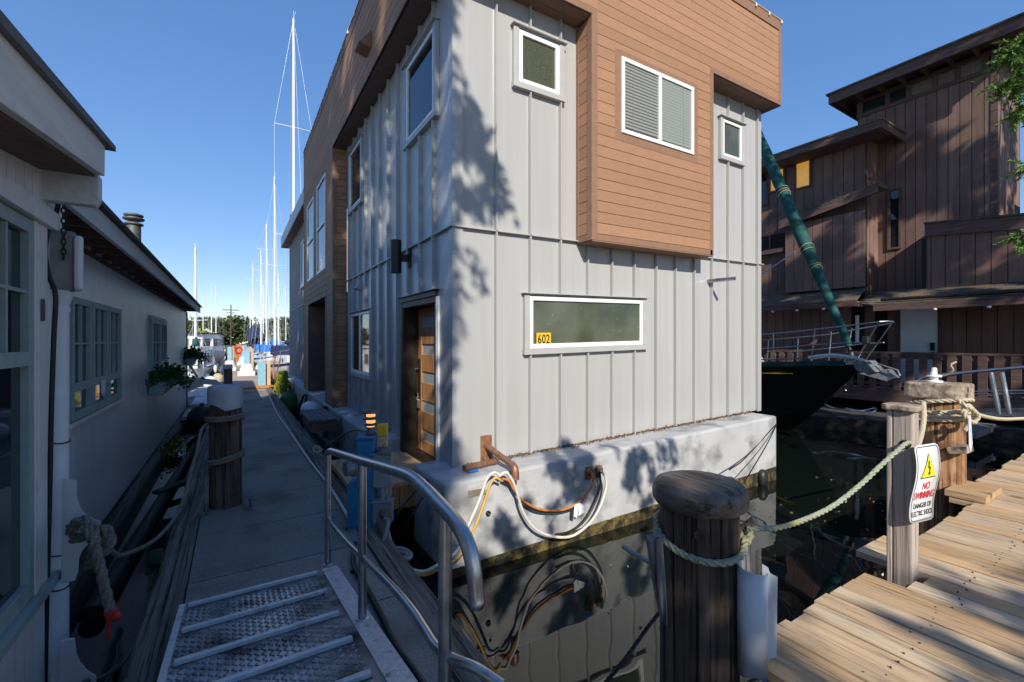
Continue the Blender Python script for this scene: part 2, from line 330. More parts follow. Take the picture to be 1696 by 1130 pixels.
M['canvasblue'] = mat('bright_blue_canvas', (.01,.14,.48), (.02,.19,.58), .8, scale=6, bump=.2)
M['canvasnavy'] = mat('navy_canvas', (.012,.018,.06), (.02,.03,.085), .8, scale=6, bump=.2)
M['canvasgrey'] = mat('grey_white_canvas', (.40,.42,.46), (.52,.54,.57), .75, scale=5, bump=.5, c3=(.30,.31,.33), cscale=6, cthr=(.6,.8))
M['mast'] = mat('white_mast', (.72,.72,.71), (.78,.78,.77), .4, scale=3)
M['wire'] = mat('stay_wire', (.55,.56,.58), None, .4, metal=.5)
M['lightblue'] = mat('pale_blue_paint', (.22,.42,.55), (.28,.50,.62), .6, scale=8)
M['teal'] = mat('teal_tint_glass', (.02,.03,.03), None, .1)
M['sign'] = mat('white_sign_face', (.78,.78,.77), None, .35)
M['signyellow'] = mat('sign_yellow', (.75,.66,.03), None, .4)
M['signblack'] = mat('sign_black', (.015,.015,.015), None, .4)
M['signred'] = mat('sign_red', (.60,.03,.05), None, .4)
M['signgrey'] = mat('sign_grey_border', (.13,.14,.14), None, .4)
M['moss'] = mat('yellow_moss', (.14,.13,.02), (.30,.27,.03), .9, scale=20, bump=.6, rndv=.4)
M['log'] = wood('wet_log', (.012,.010,.009), (.05,.042,.036), 1, .6, .2, 12, .8)
M['bank'] = mat('shore_ground', (.07,.08,.05), (.12,.12,.08), .9, scale=.3)
M['blind'] = mat('white_blind_slat', (.30,.325,.30), None, .5)
M['tanpath'] = mat('sunlit_tan_path', (.33,.255,.19), (.45,.36,.27), .9, scale=14, stretch=(.3,1,1), rndv=.12, bump=.3)  # tan boards of the far dock, sunlight put into the paler colour
M['fadedfloat'] = wood('faded_dark_float_plank', (.05,.045,.045), (.15,.135,.13), 1, .8, .25, 18, .5)
M['nail'] = mat('rusty_nail_head', (.05,.03,.02), None, .8)
M['litter'] = mat('dry_leaf_litter', (.10,.055,.025), (.25,.15,.08), .9, scale=9, rndv=.4)
M['house'] = mat('far_house_wall', (.45,.42,.38), (.5,.47,.43), .8, scale=.5)
# see-through pane: mirror-like at glancing angles, clear otherwise
def panemat():
    m = bpy.data.materials.new('clear_pane'); m.use_nodes = True; t = m.node_tree; t.nodes.clear()
    o = t.nodes.new('ShaderNodeOutputMaterial'); a = t.nodes.new('ShaderNodeBsdfTransparent'); g = t.nodes.new('ShaderNodeBsdfGlossy')
    a.inputs[0].default_value = (.86,.92,.89,1); g.inputs['Roughness'].default_value = .02
    f = t.nodes.new('ShaderNodeFresnel'); f.inputs[0].default_value = 1.52; x = t.nodes.new('ShaderNodeMixShader')
    t.links.new(f.outputs[0], x.inputs[0]); t.links.new(a.outputs[0], x.inputs[1]); t.links.new(g.outputs[0], x.inputs[2]); t.links.new(x.outputs[0], o.inputs[0])
    return m
M['pane'] = panemat()
def screenmat():
    m = bpy.data.materials.new('insect_mesh'); m.use_nodes = True; t = m.node_tree; t.nodes.clear()
    o = t.nodes.new('ShaderNodeOutputMaterial'); a = t.nodes.new('ShaderNodeBsdfTransparent'); g = t.nodes.new('ShaderNodeBsdfDiffuse'); g.inputs[0].default_value = (.10,.10,.10,1)
    x = t.nodes.new('ShaderNodeMixShader'); x.inputs[0].default_value = .42; t.links.new(a.outputs[0], x.inputs[1]); t.links.new(g.outputs[0], x.inputs[2]); t.links.new(x.outputs[0], o.inputs[0]); return m
M['mesh'] = screenmat()
def floatmat():
    m = mat('concrete_float', (.40,.405,.41), (.49,.49,.487), .8, scale=3, bump=.15, bscale=40, c3=(.20,.205,.21), cscale=2.6, cthr=(.50,.68))
    t = m.node_tree; L = t.links; b = t.nodes['Principled BSDF']; src = b.inputs['Base Color'].links[0].from_socket
    g = nd(t, 'ShaderNodeNewGeometry'); sx = nd(t, 'ShaderNodeSeparateXYZ'); L.new(g.outputs['Position'], sx.inputs[0])
    a = nd(t, 'ShaderNodeMath'); a.operation = 'MULTIPLY_ADD'; a.inputs[1].default_value = -SH; L.new(sx.outputs['X'], a.inputs[0]); L.new(sx.outputs['Z'], a.inputs[2])
    n = nd(t, 'ShaderNodeTexNoise'); n.inputs['Scale'].default_value = 7; n.inputs['Detail'].default_value = 8; n.inputs['Roughness'].default_value = .72; L.new(g.outputs['Position'], n.inputs[0])
    n1 = nd(t, 'ShaderNodeMath'); n1.operation = 'MULTIPLY_ADD'; n1.inputs[1].default_value = -.05; L.new(n.outputs['Fac'], n1.inputs[0]); L.new(a.outputs[0], n1.inputs[2])
    mr = nd(t, 'ShaderNodeMapRange'); mr.inputs['From Min'].default_value = .030; mr.inputs['From Max'].default_value = .036; L.new(n1.outputs[0], mr.inputs['Value'])
    cr = nd(t, 'ShaderNodeValToRGB'); cr.color_ramp.elements[0].position = .46; cr.color_ramp.elements[1].position = .66
    cr.color_ramp.elements[0].color = (.018,.014,.008,1); cr.color_ramp.elements[1].color = (.19,.145,.035,1); L.new(n.outputs['Fac'], cr.inputs[0])
    mx = nd(t, 'ShaderNodeMix'); mx.data_type = 'RGBA'; L.new(mr.outputs[0], mx.inputs[0]); L.new(cr.outputs[0], mx.inputs[6]); L.new(src, mx.inputs[7]); L.new(mx.outputs[2], b.inputs['Base Color'])
    return m
M['float'] = floatmat()
def watermat():
    m = bpy.data.materials.new('harbour_water'); m.use_nodes = True; t = m.node_tree; L = t.links; b = t.nodes['Principled BSDF']
    b.inputs['Base Color'].default_value = (.006,.009,.007,1); b.inputs['Roughness'].default_value = .015; b.inputs['IOR'].default_value = 1.5; b.inputs['Specular IOR Level'].default_value = .75
    g = nd(t, 'ShaderNodeNewGeometry'); n = nd(t, 'ShaderNodeTexNoise'); n.inputs['Scale'].default_value = 1.6; n.inputs['Detail'].default_value = 2; L.new(g.outputs['Position'], n.inputs[0])
    bp = nd(t, 'ShaderNodeBump'); bp.inputs['Strength'].default_value = .10; bp.inputs['Distance'].default_value = .05; L.new(n.outputs['Fac'], bp.inputs['Height']); L.new(bp.outputs[0], b.inputs['Normal'])
    return m
M['water'] = watermat()
# ------------------------------------------------------------------ the setting
mb = MB(); mb.add([(-600,-300,0),(600,-300,0),(600,900,0),(-600,900,0)], [(0,1,2,3)]); struct('water', mb, M['water'])
ZD, ZK = .68, 1.08
def panels(mb, x0, x1, y0, y1, step, z0, z1, gap=.012):
    y = y0
    while y < y1-.01:
        e = min(y+step, y1); mb.box(x0, x1, y+gap/2, e-gap/2, z0, z1+R.uniform(-.0015,.0015)); y = e
mb = MB(); panels(mb, -.283, .965, 2.1, 17.91, .93, ZD-.08, ZD); mb.box(-.27, .95, 2.15, 95.9, ZD-.3, ZD-.085)
dock = struct('dock_path', mb, M['dockboard'], bev=.004)
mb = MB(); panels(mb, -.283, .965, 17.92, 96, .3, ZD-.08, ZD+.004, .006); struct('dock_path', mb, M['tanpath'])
mb = MB()                                              # edge timbers of the walkway, two a side, in lengths
for x0, x1, dz in ((-.50,-.395,-.03), (-.388,-.29,-.005), (.972,1.075,.02), (1.082,1.185,-.012)):
    y = 1.9+R.uniform(0, .8)
    if x0 > 0: y = 1.75
    while y < 96:
        e = min(96, y+R.uniform(3.5, 5)); mb.box(x0, x1, y, e-.012, ZD-.24, ZD+dz+R.uniform(-.006,.006)); y = e
dk = struct('dock_edge', mb, M['dockbeam'], bev=.008)
mb = MB()
for y in range(3, 96, 4): mb.box(-.36, 1.05, y, y+1.6, -.25, ZD-.31)
struct('dock_float_base', mb, M['log'])
# pier deck: planks run away from the camera, uneven ends
mb = MB(); x = -.84; k = 0
while x < 12:
    e = 1.12+R.uniform(-.018,.018)
    if x > 5.2: e += .16
    if 3.05 < x < 3.2: e = .93
    if 3.2 < x < 3.38: e = .9
    if 3.38 < x < 3.8: e += .14
    if x < 1.72: e = .80
    if -.5 < x < .8: e = .98
    mb.box(x+.005, x+.1365, -3.2, e, ZK-.042+R.uniform(-.003,.003), ZK+R.uniform(-.004,.004))
    mb.cur = 1
    for yy in (.75, -.6):
        for xx in (.035, .105): q_ = (x+xx+R.uniform(-.008,.008), yy+R.uniform(-.04,.04)); mb.cyl((*q_, ZK-.01), (*q_, ZK+.0045), .0042, seg=6)
    mb.cur = 0; x += .1415
struct('pier_deck', mb, [M['deck'], M['nail']], bev=.004)
mb = MB()
for y in (.75, -.6, -2.2): mb.box(-.84, 12, y-.07, y+.07, ZK-.30, ZK-.046)
for xx in (-.6, 2.6, 4.8, 7.4, 9.8):
    for y in (.6, -2.2): mb.cyl((xx,y-.0,-1.2), (xx,y,ZK-.30), .12)
struct('pier_beam', mb, M['log'])
mb = MB(); mb.box(-160, 160, 150, 230, -1, 1.2); struct('terrain', mb, M['bank'])

# ------------------------------------------------------------------ gangway ramp with handrail
gw = thing('gangway', 'aluminium tread plate ramp with grip bars and a tubular handrail landing on the dock', 'gangway', (.1, 2.3, ZD))
def rz(y): return 1.10+(.725-1.10)*(y-1.0)/(3.56-1.0)
GX0, GX1 = -.30, .66
sl_ = (.725-1.10)/2.56
mb = MB()
mb.add([(GX0,1.0,rz(1.0)),(GX1,1.0,rz(1.0)),(GX1,3.56,rz(3.56)),(GX0,3.56,rz(3.56)),
        (GX0,1.0,rz(1)-.03),(GX1,1.0,rz(1)-.03),(GX1,3.56,rz(3.56)-.03),(GX0,3.56,rz(3.56)-.03)],
       [(0,1,2,3),(7,6,5,4),(0,4,5,1),(1,5,6,2),(2,6,7,3),(3,7,4,0)])
def lozenge(x, y, ang, L=.019, W=.006, h=.0042):
    z = rz(y)+.0004; c, s_ = cos(ang), sin(ang)
    def q(a, b, dz): X = x+a*c-b*s_; Y = y+a*s_+b*c; return (X, Y, rz(Y)+.0004+dz)
    mb.add([q(L,0,0),q(0,W,0),q(-L,0,0),q(0,-W,0),q(L*.45,0,h),q(-L*.45,0,h)], [(0,1,4),(1,2,5,4),(2,3,5),(3,0,4,5)], True)
for i in range(0, 26):
    for j in range(0, 62):
        x = -.252+i*.0315; y = 1.75+j*.0295
        if x < .535 and y < 3.545: lozenge(x, y, pi/4 if (i+j) % 2 else -pi/4)
part('tread_plate', mb, M['plate'], gw)
for xa, xb in ((GX0, -.268), (.555, GX1)):
    mb = MB(); t = .006
    mb.add([(xa,1.0,rz(1.0)+t),(xb,1.0,rz(1.0)+t),(xb,3.57,rz(3.57)+t),(xa,3.57,rz(3.57)+t),(xa,1.0,rz(1.0)+.001),(xb,1.0,rz(1.0)+.001),(xb,3.57,rz(3.57)+.001),(xa,3.57,rz(3.57)+.001)],
           [(0,1,2,3),(7,6,5,4),(0,4,5,1),(1,5,6,2),(2,6,7,3),(3,7,4,0)])
    if xb-xa > .06:
        for j in range(0, 60):
            for i in range(3):
                y = 1.75+j*.0295; x = xa+.02+i*.0325
                if y < 3.55:
                    ang = pi/4 if (i+j) % 2 else -pi/4; c, s_ = cos(ang), sin(ang)
                    def q(a, b, dz): X = x+a*c-b*s_; Y = y+a*s_+b*c; return (X, Y, rz(Y)+t+.0003+dz)
                    mb.add([q(.016,0,0),q(0,.005,0),q(-.016,0,0),q(0,-.005,0),q(.007,0,.0022),q(-.007,0,.0022)], [(0,1,4),(1,2,5,4),(2,3,5),(3,0,4,5)], True)
    part('edge_strip', mb, M['strip'], gw)
for y in (3.50, 3.10, 2.71, 2.36, 2.0, 1.62, 1.25):
    mb = MB(); a = math.atan(sl_)
    mb.obox((.13, y, rz(y)+.013), .76, .034, .024, Matrix.Rotation(a, 3, 'X')); part('grip_bar', mb, M['strip'], gw, bev=.004)
RX = .607
def rp(x, y, X=RX): return PX(x, y, X)
top = [rp(543,772), rp(541,757), rp(546,748), rp(560,751), rp(600,764), rp(648,778), rp(680,790), rp(706,812)]
top += [PX(734,842,.60), PX(757,868,.60), PX(774,900,.605), PX(784,940,.61), PX(789,985,.615), PX(790,998,.615)]
mb = MB(); P = spline(top, 6); mb.tube(P, .0245, 14); mb.ball(P[-1], .0245); part('handrail', mb, M['alu'], gw)
mid = [rp(543,859), rp(570,892), rp(598,921), rp(640,962), rp(680,1008), rp(705,1046), PX(723,1073,.6), PX(749,1091,.615), PX(790,1108,.65), PX(832,1136,.70)]
mb = MB(); mb.tube(spline(mid, 6), .017, 12); part('mid_rail', mb, M['alu'], gw)
for pt in (rp(543,752), rp(600,766), PX(737,846,.60)):
    base = Vector((pt.x, pt.y, rz(pt.y)+.006)); mb = MB(); mb.tube([base, pt], .0235, 14); mb.lathe([(.036,0),(.034,.006),(.025,.008)], base, 14); part('rail_post', mb, M['alu'], gw)

# ------------------------------------------------------------------ generic window on a wall: frame (o, u along, n outward)
def window(parent, xf, o, u, n, a0, a1, z0, z1, trim=.075, proud=.055, vin=.05, glass='glass', sash=None, mt='flash', head=True, blind=False, trimw=None):
    fr = (Vector(o), Vector(u), Vector(n)); tm = trim
    mb = MB(fr); p = proud                                # casing
    if tm > 0:
        mb.box(a0, a0+tm, .002, p, z0+tm, z1-tm*.3); mb.box(a1-tm, a1, .002, p, z0+tm, z1-tm*.3); mb.box(a0-.01, a1+.01, .002, p+.012, z0, z0+tm-.002)
        mb.box(a0, a1, .002, p-.004, z1-tm*.3+.001, z1-.008)
        if head: mb.box(a0-.03, a1+.03, .002, p+.035, z1-.006, z1+.006)
    else: mb.box(a0, a1, .002, .006, z0, z1)
    wn = part('window', mb, M[mt], parent, xf, bev=.003)
    b0, b1, c0, c1 = a0+tm, a1-tm, z0+tm, z1-tm*.4
    if trimw: b0, b1, c0, c1 = trimw
    q = p-.012
    mb = MB(fr); v = vin
    mb.box(b0, b0+v, .004, q, c0, c1); mb.box(b1-v, b1, .004, q, c0, c1); mb.box(b0+v, b1-v, .004, q, c0, c0+v); mb.box(b0+v, b1-v, .004, q, c1-v, c1)
    if sash == 'slide': m_ = (b0+b1)/2; mb.box(m_-.028, m_+.028, .004, q+.004, c0+v, c1-v)
    if sash == 'hung': m_ = c0+(c1-c0)*.5; mb.box(b0+v, b1-v, .004, q+.004, m_-.025, m_+.025)
    part('frame', mb, M['vinyl'], wn, xf, bev=.004)
    mb = MB(fr); mb.box(b0+v, b1-v, q-.030, q-.025, c0+v, c1-v); pn = part('pane', mb, M[glass], wn, xf)
    if blind:
        mb = MB(fr); mb.box(b0+v, b1-v, .003, .006, c0+v, c1-v); part('backing', mb, M['dark'], wn, xf)
        mb = MB(fr); z = c0+v+.03
        while z < c1-v: 
            mb.add([(b0+v+.005,.010,z),(b1-v-.005,.010,z),(b1-v-.005,.020,z+.0425),(b0+v+.005,.020,z+.0425)], [(0,1,2,3)]); z += .045
        for a in (b0+v+.18, b1-v-.18): mb.box(a-.002, a+.002, .022, .0235, c0+v, c1-v)
        part('blind', mb, M['blind'], wn, xf, flat=True)
        m_ = (b0+b1)/2; mb = MB(fr); mb.box(b0+v, m_-.03, q-.024, q-.0235, c0+v, c1-v); part('screen', mb, M['mesh'], wn, xf)
    return wn
# ------------------------------------------------------------------ the grey and brown floating house
house = thing('floating_house', 'grey standing seam and brown clapboard two storey floating house on a concrete float', 'floating house', (2.13, 4.69, 0))
HX0, HX1, HY0, HY1 = 2.13, 8.47, 4.693, 22.4
ZB, ZS, ZT, ZP = .99, 3.735, 6.655, 8.23
def seam_wall(name, o, u, n, a0, a1, z0, z1, bats, holes=(), cuts=()):
    """steel panels between standing seams; holes = (a0, a1, z0, z1)"""
    mb = MB((Vector(o), Vector(u), Vector(n))); xs = [a0]+list(bats)+[a1]
    zs = sorted({z0, z1} | {h[2] for h in holes} | {h[3] for h in holes}); xs = sorted(set(xs) | {h[0] for h in holes} | {h[1] for h in holes})
    for i in range(len(xs)-1):
        for j in range(len(zs)-1):
            ca, cz = (xs[i]+xs[i+1])/2, (zs[j]+zs[j+1])/2
            if any(h[0] < ca < h[1] and h[2] < cz < h[3] for h in holes): continue
            mb.box(xs[i], xs[i+1], -.10, 0, zs[j], zs[j+1])
    for b in bats:
        seg = [(z0, z1)]
        for h in list(holes)+list(cuts):
            if h[0]-.02 < b < h[1]+.02: seg = [s for (p, q) in seg for s in ((p, min(q, h[2])), (max(p, h[3]), q)) if s[1]-s[0] > .02]
        for p, q in seg: mb.add([(b-.011,.001,p),(b+.011,.001,p),(b+.009,.052,p),(b-.009,.052,p),(b-.011,.001,q),(b+.011,.001,q),(b+.009,.052,q),(b-.009,.052,q)],
                                [(3,2,1,0),(4,5,6,7),(0,1,5,4),(1,2,6,5),(2,3,7,6),(3,0,4,7)])
    return part(name, mb, M['siding'], house, shear)
FB = [2.682, 3.178, 3.662, 4.137, 4.594, 5.05, 5.528, 5.984, 6.457, 6.931, 7.402, 7.866, 8.33]
fo, fu, fn = (0, HY0, 0), (1, 0, 0), (0, -1, 0)
seam_wall('front_wall', fo, fu, fn, HX0, HX1, ZB, ZT, FB, cuts=[(3.085,5.30,2.235,3.01),(2.925,3.713,5.555,6.325),(7.16,7.885,5.485,6.235),(3.97,6.55,3.7,6.7)])
SB = [5.22+.483*i for i in range(11)]
so_, su, sn = (HX0, 0, 0), (0, 1, 0), (-1, 0, 0)
seam_wall('side_wall', so_, su, sn, HY0+.1, 10.3, ZB, ZT+.05, [b for b in SB], [(5.16, 6.42, .80, 2.99)], cuts=[(5.10,6.30,5.18,6.36),(8.85,10.0,5.12,6.42),(8.17,9.85,1.72,3.02),(5.06,6.55,.8,3.07)])
seam_wall('rear_side_wall', so_, su, sn, 15.0, HY1, ZB, ZT+.05, [15.25+.483*i for i in range(15)], cuts=[(15.9,18.2,4.35,6.1)])
mb = MB(); mb.box(8.37, 8.465, HY0+.1, HY1, ZB, ZP-.1); mb.box(HX0, 8.37, HY1-.1, HY1, ZB, ZP-.1); part('back_wall', mb, M['siding'], house, shear)
# corner trims and the flashing between storeys
for z0, z1 in ((ZB-.02, ZS), (ZS+.02, ZT)):
    mb = MB(); mb.box(HX0-.018, HX0+.115, HY0-.022, HY0+.002, z0, z1); mb.box(HX0-.02, HX0+.002, HY0-.0215, HY0+.10, z0, z1); part('corner_trim', mb, M['siding'], house, shear)
    mb = MB(); mb.box(HX1-.115, HX1+.012, HY0-.022, HY0+.002, z0, z1); mb.box(HX1-.004, HX1+.014, HY0-.021, HY0+.2, z0, z1); part('corner_trim', mb, M['siding'], house, shear)
mb = MB()
for x in (HX0+.118, HX1-.118):
    for k in range(15): mb.ball((x, HY0-.004, 1.2+k*.40), .006, seg=6, rings=4)
part('rivet', mb, M['bronze'], house, shear)['kind'] = 'stuff'
mb = MB(); mb.box(HX0-.05, HX1+.05, HY0-.052, HY0+.004, ZS+.002, ZS+.016); mb.box(HX0-.051, HX0+.004, HY0+.005, 10.28, ZS+.002, ZS+.016); part('seam_flashing', mb, M['flash'], house, shear); mb = MB(); mb.box(HX0-.051, HX0+.004, 15.02, HY1, ZS+.002, ZS+.016); part('seam_flashing', mb, M['flash'], house, shear)
# lap siding: boards with dark reveals, cut round openings
def lap(name, fr, a0, a1, z0, z1, holes=(), step=.1465, gap=.008, th=.016, m='brown'):
    mb = MB(fr); mb.cur = 1; 
    for (p, q, r_, s_) in ([(a0, a1, z0, z1)] if not holes else []): mb.box(p, q, .001, .004, r_, s_)
    if holes:
        xs = sorted({a0, a1} | {h[0] for h in holes} | {h[1] for h in holes}); zs = sorted({z0, z1} | {h[2] for h in holes} | {h[3] for h in holes})
        for i in range(len(xs)-1):
            for j in range(len(zs)-1):
                ca, cz = (xs[i]+xs[i+1])/2, (zs[j]+zs[j+1])/2
                if not any(h[0] < ca < h[1] and h[2] < cz < h[3] for h in holes): mb.box(xs[i], xs[i+1], .001, .004, zs[j], zs[j+1])
    mb.cur = 0; z = z0
    while z < z1-.02:
        e = min(z+step, z1); cuts = sorted({z+gap, e} | {c for h in holes for c in (h[2], h[3]) if z+gap < c < e}); q = R.random()
        for j in range(len(cuts)-1):
            lo, hi = cuts[j], cuts[j+1]; cz = (lo+hi)/2; seg = [(a0, a1)]
            for h in holes:
                if h[2] < cz < h[3]: seg = [s for (p, r_) in seg for s in ((p, min(r_, h[0])), (max(p, h[1]), r_)) if s[1]-s[0] > .01]
            for p, r_ in seg: mb.box(p, r_, .0045, th, lo, hi, rnd=q)
        z = e
    return part(name, mb, [M[m], M['dark']], house, shear)
FYB = 4.393                                           # face of the brown box and band
ff = (Vector((0, FYB, 0)), Vector((1,0,0)), Vector((0,-1,0)))
BX0, BX1, BZ = 3.966, 6.526, 3.712
TX0, TX1 = 1.83, 8.61
mb = MB(); 
mb.box(TX0+.02, TX1-.02, FYB+.002, 14.98, ZT+.006, ZP-.12)      # solid of the upper band
mb.box(BX0+.004, BX1-.02, FYB+.003, HY0-.003, BZ+.02, ZT+.004); part('upper_storey', mb, M['soffit'], house, shear)
WB = (4.485, 6.035, 5.225, 6.265)                        # trim round the window of the box
t = .085
lap('brown_front_siding', ff, BX0+t, TX1-t, BZ+t, ZP-.22, [(WB[0]-.115, WB[1]+.115, WB[2]-.115, WB[3]+.085), (BX1-t*.6, TX1-t+.01, BZ, ZT+t)])
lap('brown_front_left_siding', ff, TX0+t, BX0+t-.001, ZT+t, ZP-.22)
bs = (Vector((BX0+.004, 0, 0)), Vector((0,-1,0)), Vector((-1,0,0)))
lap('brown_box_side_siding', bs, -HY0+.05, -FYB-.075, BZ+t, ZT-.04)
mb = MB(ff)
def trimq(a0, a1, z0, z1, p=.022): mb.box(a0, a1, .004, p, z0, z1)
trimq(BX0, BX0+t, BZ, ZT+t); trimq(BX0+t+.001, BX1-.001, BZ, BZ+t); trimq(BX1-.06, BX1+.025, BZ+.001, ZT-.001); trimq(BX1-.06, TX1, ZT, ZT+t); trimq(TX1-t, TX1, ZT+t+.001, ZP-.2)
trimq(TX0, BX0-.001, ZT, ZT+t); trimq(TX0, TX0+t, ZT+t+.001, ZP-.2)
trimq(WB[0]-.115, WB[0], WB[2]-.115, WB[3]+.085, .02); trimq(WB[1], WB[1]+.115, WB[2]-.115, WB[3]+.085, .02); trimq(WB[0]+.001, WB[1]-.001, WB[2]-.115, WB[2], .02); trimq(WB[0]+.001, WB[1]-.001, WB[3], WB[3]+.085, .02)
mb.fr = bs; mb.box(-FYB-.074, -FYB+.021, .004, .02, BZ+.001, ZT-.003); mb.box(-HY0, -HY0+.05, .004, .02, BZ+t, ZT-.003); mb.box(-HY0, -FYB-.075, .004, .021, BZ+.001, BZ+t-.001)
mb.fr = None
mb.box(BX0, BX1+.02, FYB-.02, HY0-.053, BZ-.018, BZ-.002)
mb.box(TX1-.02, TX1+.015, FYB-.019, 14.95, ZT+.001, ZP-.2)
part('brown_trim', mb, M['btrim'], house, shear, bev=.003)
mb = MB()                                             # soffits
mb.box(TX0+.02, BX0-.03, FYB+.004, HY0-.002, ZT-.012, ZT+.004); mb.box(BX1+.03, TX1-.01, FYB+.004, HY0-.002, ZT-.012, ZT+.004)
mb.box(TX0+.02, HX0-.022, HY0-.001, 10.28, ZT-.012, ZT+.004); mb.box(HX1+.02, TX1-.01, HY0-.001, 14.95, ZT-.012, ZT+.004)
for y in (4.56,): mb.box(TX0+.05, BX0-.04, y-.006, y+.006, ZT-.016, ZT-.0125)
part('soffit', mb, M['soffit'], house, shear)
# side of the brown band and of the tall brown block
sf = (Vector((TX0, 0, 0)), Vector((0,1,0)), Vector((-1,0,0)))
DR = (11.16, 13.98, .62, 3.48)
W1 = (11.15, 12.42, 4.14, 6.38); W2 = (12.95, 14.2, 4.15, 6.33)
lap('brown_side_siding', sf, FYB+.07, 14.95, ZT+.07, ZP-.2)
lap('brown_block_siding', sf, 10.40, 14.91, ZB-.02, ZT+.068, [DR, W1, W2])
bf = (Vector((0, 10.3, 0)), Vector((1,0,0)), Vector((0,-1,0)))
mb = MB(); mb.box(TX0+.002, HX0-.005, 10.35, DR[0]-.002, ZB-.05, ZT+.003); mb.box(TX0+.002, HX0-.004, DR[1]+.002, 14.97, ZB-.05, ZT+.003); mb.box(TX0+.002, HX0-.003, DR[0]-.001, DR[1]+.001, DR[3]+.002, ZT+.002)
mb.box(2.6, 2.66, 10.9, 14.1, .6, 3.6); mb.box(HX0-.01, 2.6, 13.99, 14.03, .6, 3.6); mb.box(HX0-.01, 2.6, 11.1, 11.14, .6, 3.6); mb.box(HX0-.01,2.6,11.0,14.1,3.485,3.5)
part('brown_block', mb, M['soffit'], house, shear)
lap('brown_block_end_siding', bf, TX0+.07, HX0-.02, ZB, ZT-.02)
mb = MB(sf); mb.box(10.28, 10.398, .004, .021, ZB-.03, ZT+.067); mb.box(14.912, 15.0, .004, .021, ZB-.03, ZP-.2); mb.box(FYB-.019, 10.4, .004, .022, ZT, ZT+.068)
mb.box(DR[0]-.11, DR[0], .004, .026, DR[2], DR[3]+.12); mb.box(DR[1], DR[1]+.11, .004, .026, DR[2], DR[3]+.12); mb.box(DR[0]+.001, DR[1]-.001, .004, .0255, DR[3], DR[3]+.12)
for W in (W1, W2):
    mb.box(W[0]-.08, W[0], .004, .02, W[2]-.08, W[3]+.08); mb.box(W[1], W[1]+.08, .004, .02, W[2]-.08, W[3]+.08); mb.box(W[0]+.001, W[1]-.001, .004, .02, W[2]-.08, W[2]); mb.box(W[0]+.001, W[1]-.001, .004, .02, W[3], W[3]+.08)
mb.box(FYB-.019, FYB+.069, .004, .0215, ZT+.069, ZP-.2)
mb.fr = bf; mb.box(TX0-.02, TX0+.068, .004, .021, ZB-.03, ZT-.014)
part('brown_side_trim', mb, M['btrim'], house, shear, bev=.003)
for W in (W1, W2): window(house, shear, (TX0,0,0), (0,1,0), (-1,0,0), *W, trim=0, proud=.045, vin=.055, sash='hung', head=False)
# parapet cap
mb = MB(); mb.box(TX0-.022, TX1+.017, FYB-.024, FYB+.14, ZP-.198, ZP); mb.box(TX0-.024, TX0+.12, FYB+.141, 15.01, ZP-.198, ZP); mb.box(TX1-.12, TX1+.018, FYB+.141, 15.01, ZP-.198, ZP); mb.box(TX0+.121, TX1-.121, FYB+.141, 15.0, ZP-.3, ZP-.15); mb.box(TX0-.03, TX1+.026, FYB-.032, FYB+.145, ZP+.001, ZP+.014); mb.box(TX0-.032, TX0+.125, FYB+.146, 15.02, ZP+.001, ZP+.014)
part('parapet_cap', mb, M['btrim'], house, shear)
pro = None
mbB = MB(); mbB.lathe([(.004,-.05),(.018,-.045),(.021,-.02),(.010,.0),(.012,.02)], (0,0,0), 8)
cl_pts = [(TX1-.02-.42*i, FYB-.04, ZP-.03) for i in range(16)]+[(TX0-.04, FYB+.1+.52*i, ZP-.03) for i in range(20)]
for x, y, z in cl_pts:
    p = shear((x, y, z))
    if pro is None:
        mb = MB(); mb.v = [v+p for v in mbB.v]; mb.f = mbB.f; mb.r = mbB.r; mb.sm = mbB.sm; mb.mi = mbB.mi
        pro = part('string_bulb', mb, M['whitehose'], house); p0 = p
    else:
        c = pro.copy(); COL.objects.link(c); c.parent = house; c.location = p-p0
mb = MB(); mb.tube([shear((TX1-.02, FYB-.036, ZP-.01)), shear((TX0-.038, FYB-.036, ZP-.01)), shear((TX0-.038, 14.95, ZP-.01))], .005, 5); part('string_wire', mb, M['whitehose'], house)
# lower rear roof and soffit
mb = MB(); mb.box(TX0-.02, HX0+.5, 15.02, 22.9, ZT+.05, ZT+.5); part('rear_roof_edge', mb, M['flash'], house, shear); mb = MB(); mb.box(TX0, HX0, 14.9, 22.85, ZT+.03, ZT+.048); part('rear_soffit', mb, M['soffit'], house, shear)
# windows of the grey walls
wf = dict(o=(0,HY0,0), u=(1,0,0), n=(0,-1,0)); ws = dict(o=(HX0,0,0), u=(0,1,0), n=(-1,0,0))
w602 = window(house, shear, **wf, a0=3.085, a1=5.30, z0=2.235, z1=3.01, glass='frost', vin=.058)
window(house, shear, **wf, a0=2.925, a1=3.713, z0=5.555, z1=6.325, glass='obscure', vin=.06)
window(house, shear, **wf, a0=7.16, a1=7.885, z0=5.485, z1=6.235, glass='frost', vin=.05)
window(house, shear, o=(0,FYB,0), u=(1,0,0), n=(0,-1,0), a0=WB[0], a1=WB[1], z0=WB[2], z1=WB[3], trim=.0, proud=.05, vin=.055, glass='pane', sash='slide', head=False, blind=True)
window(house, shear, **ws, a0=5.10, a1=6.30, z0=5.18, z1=6.36, vin=.055)
window(house, shear, **ws, a0=8.85, a1=10.0, z0=5.12, z1=6.42, vin=.05)
window(house, shear, **ws, a0=8.17, a1=9.85, z0=1.72, z1=3.02, sash='slide', vin=.05)
window(house, shear, **ws, a0=15.9, a1=18.2, z0=4.35, z1=6.1, vin=.07)
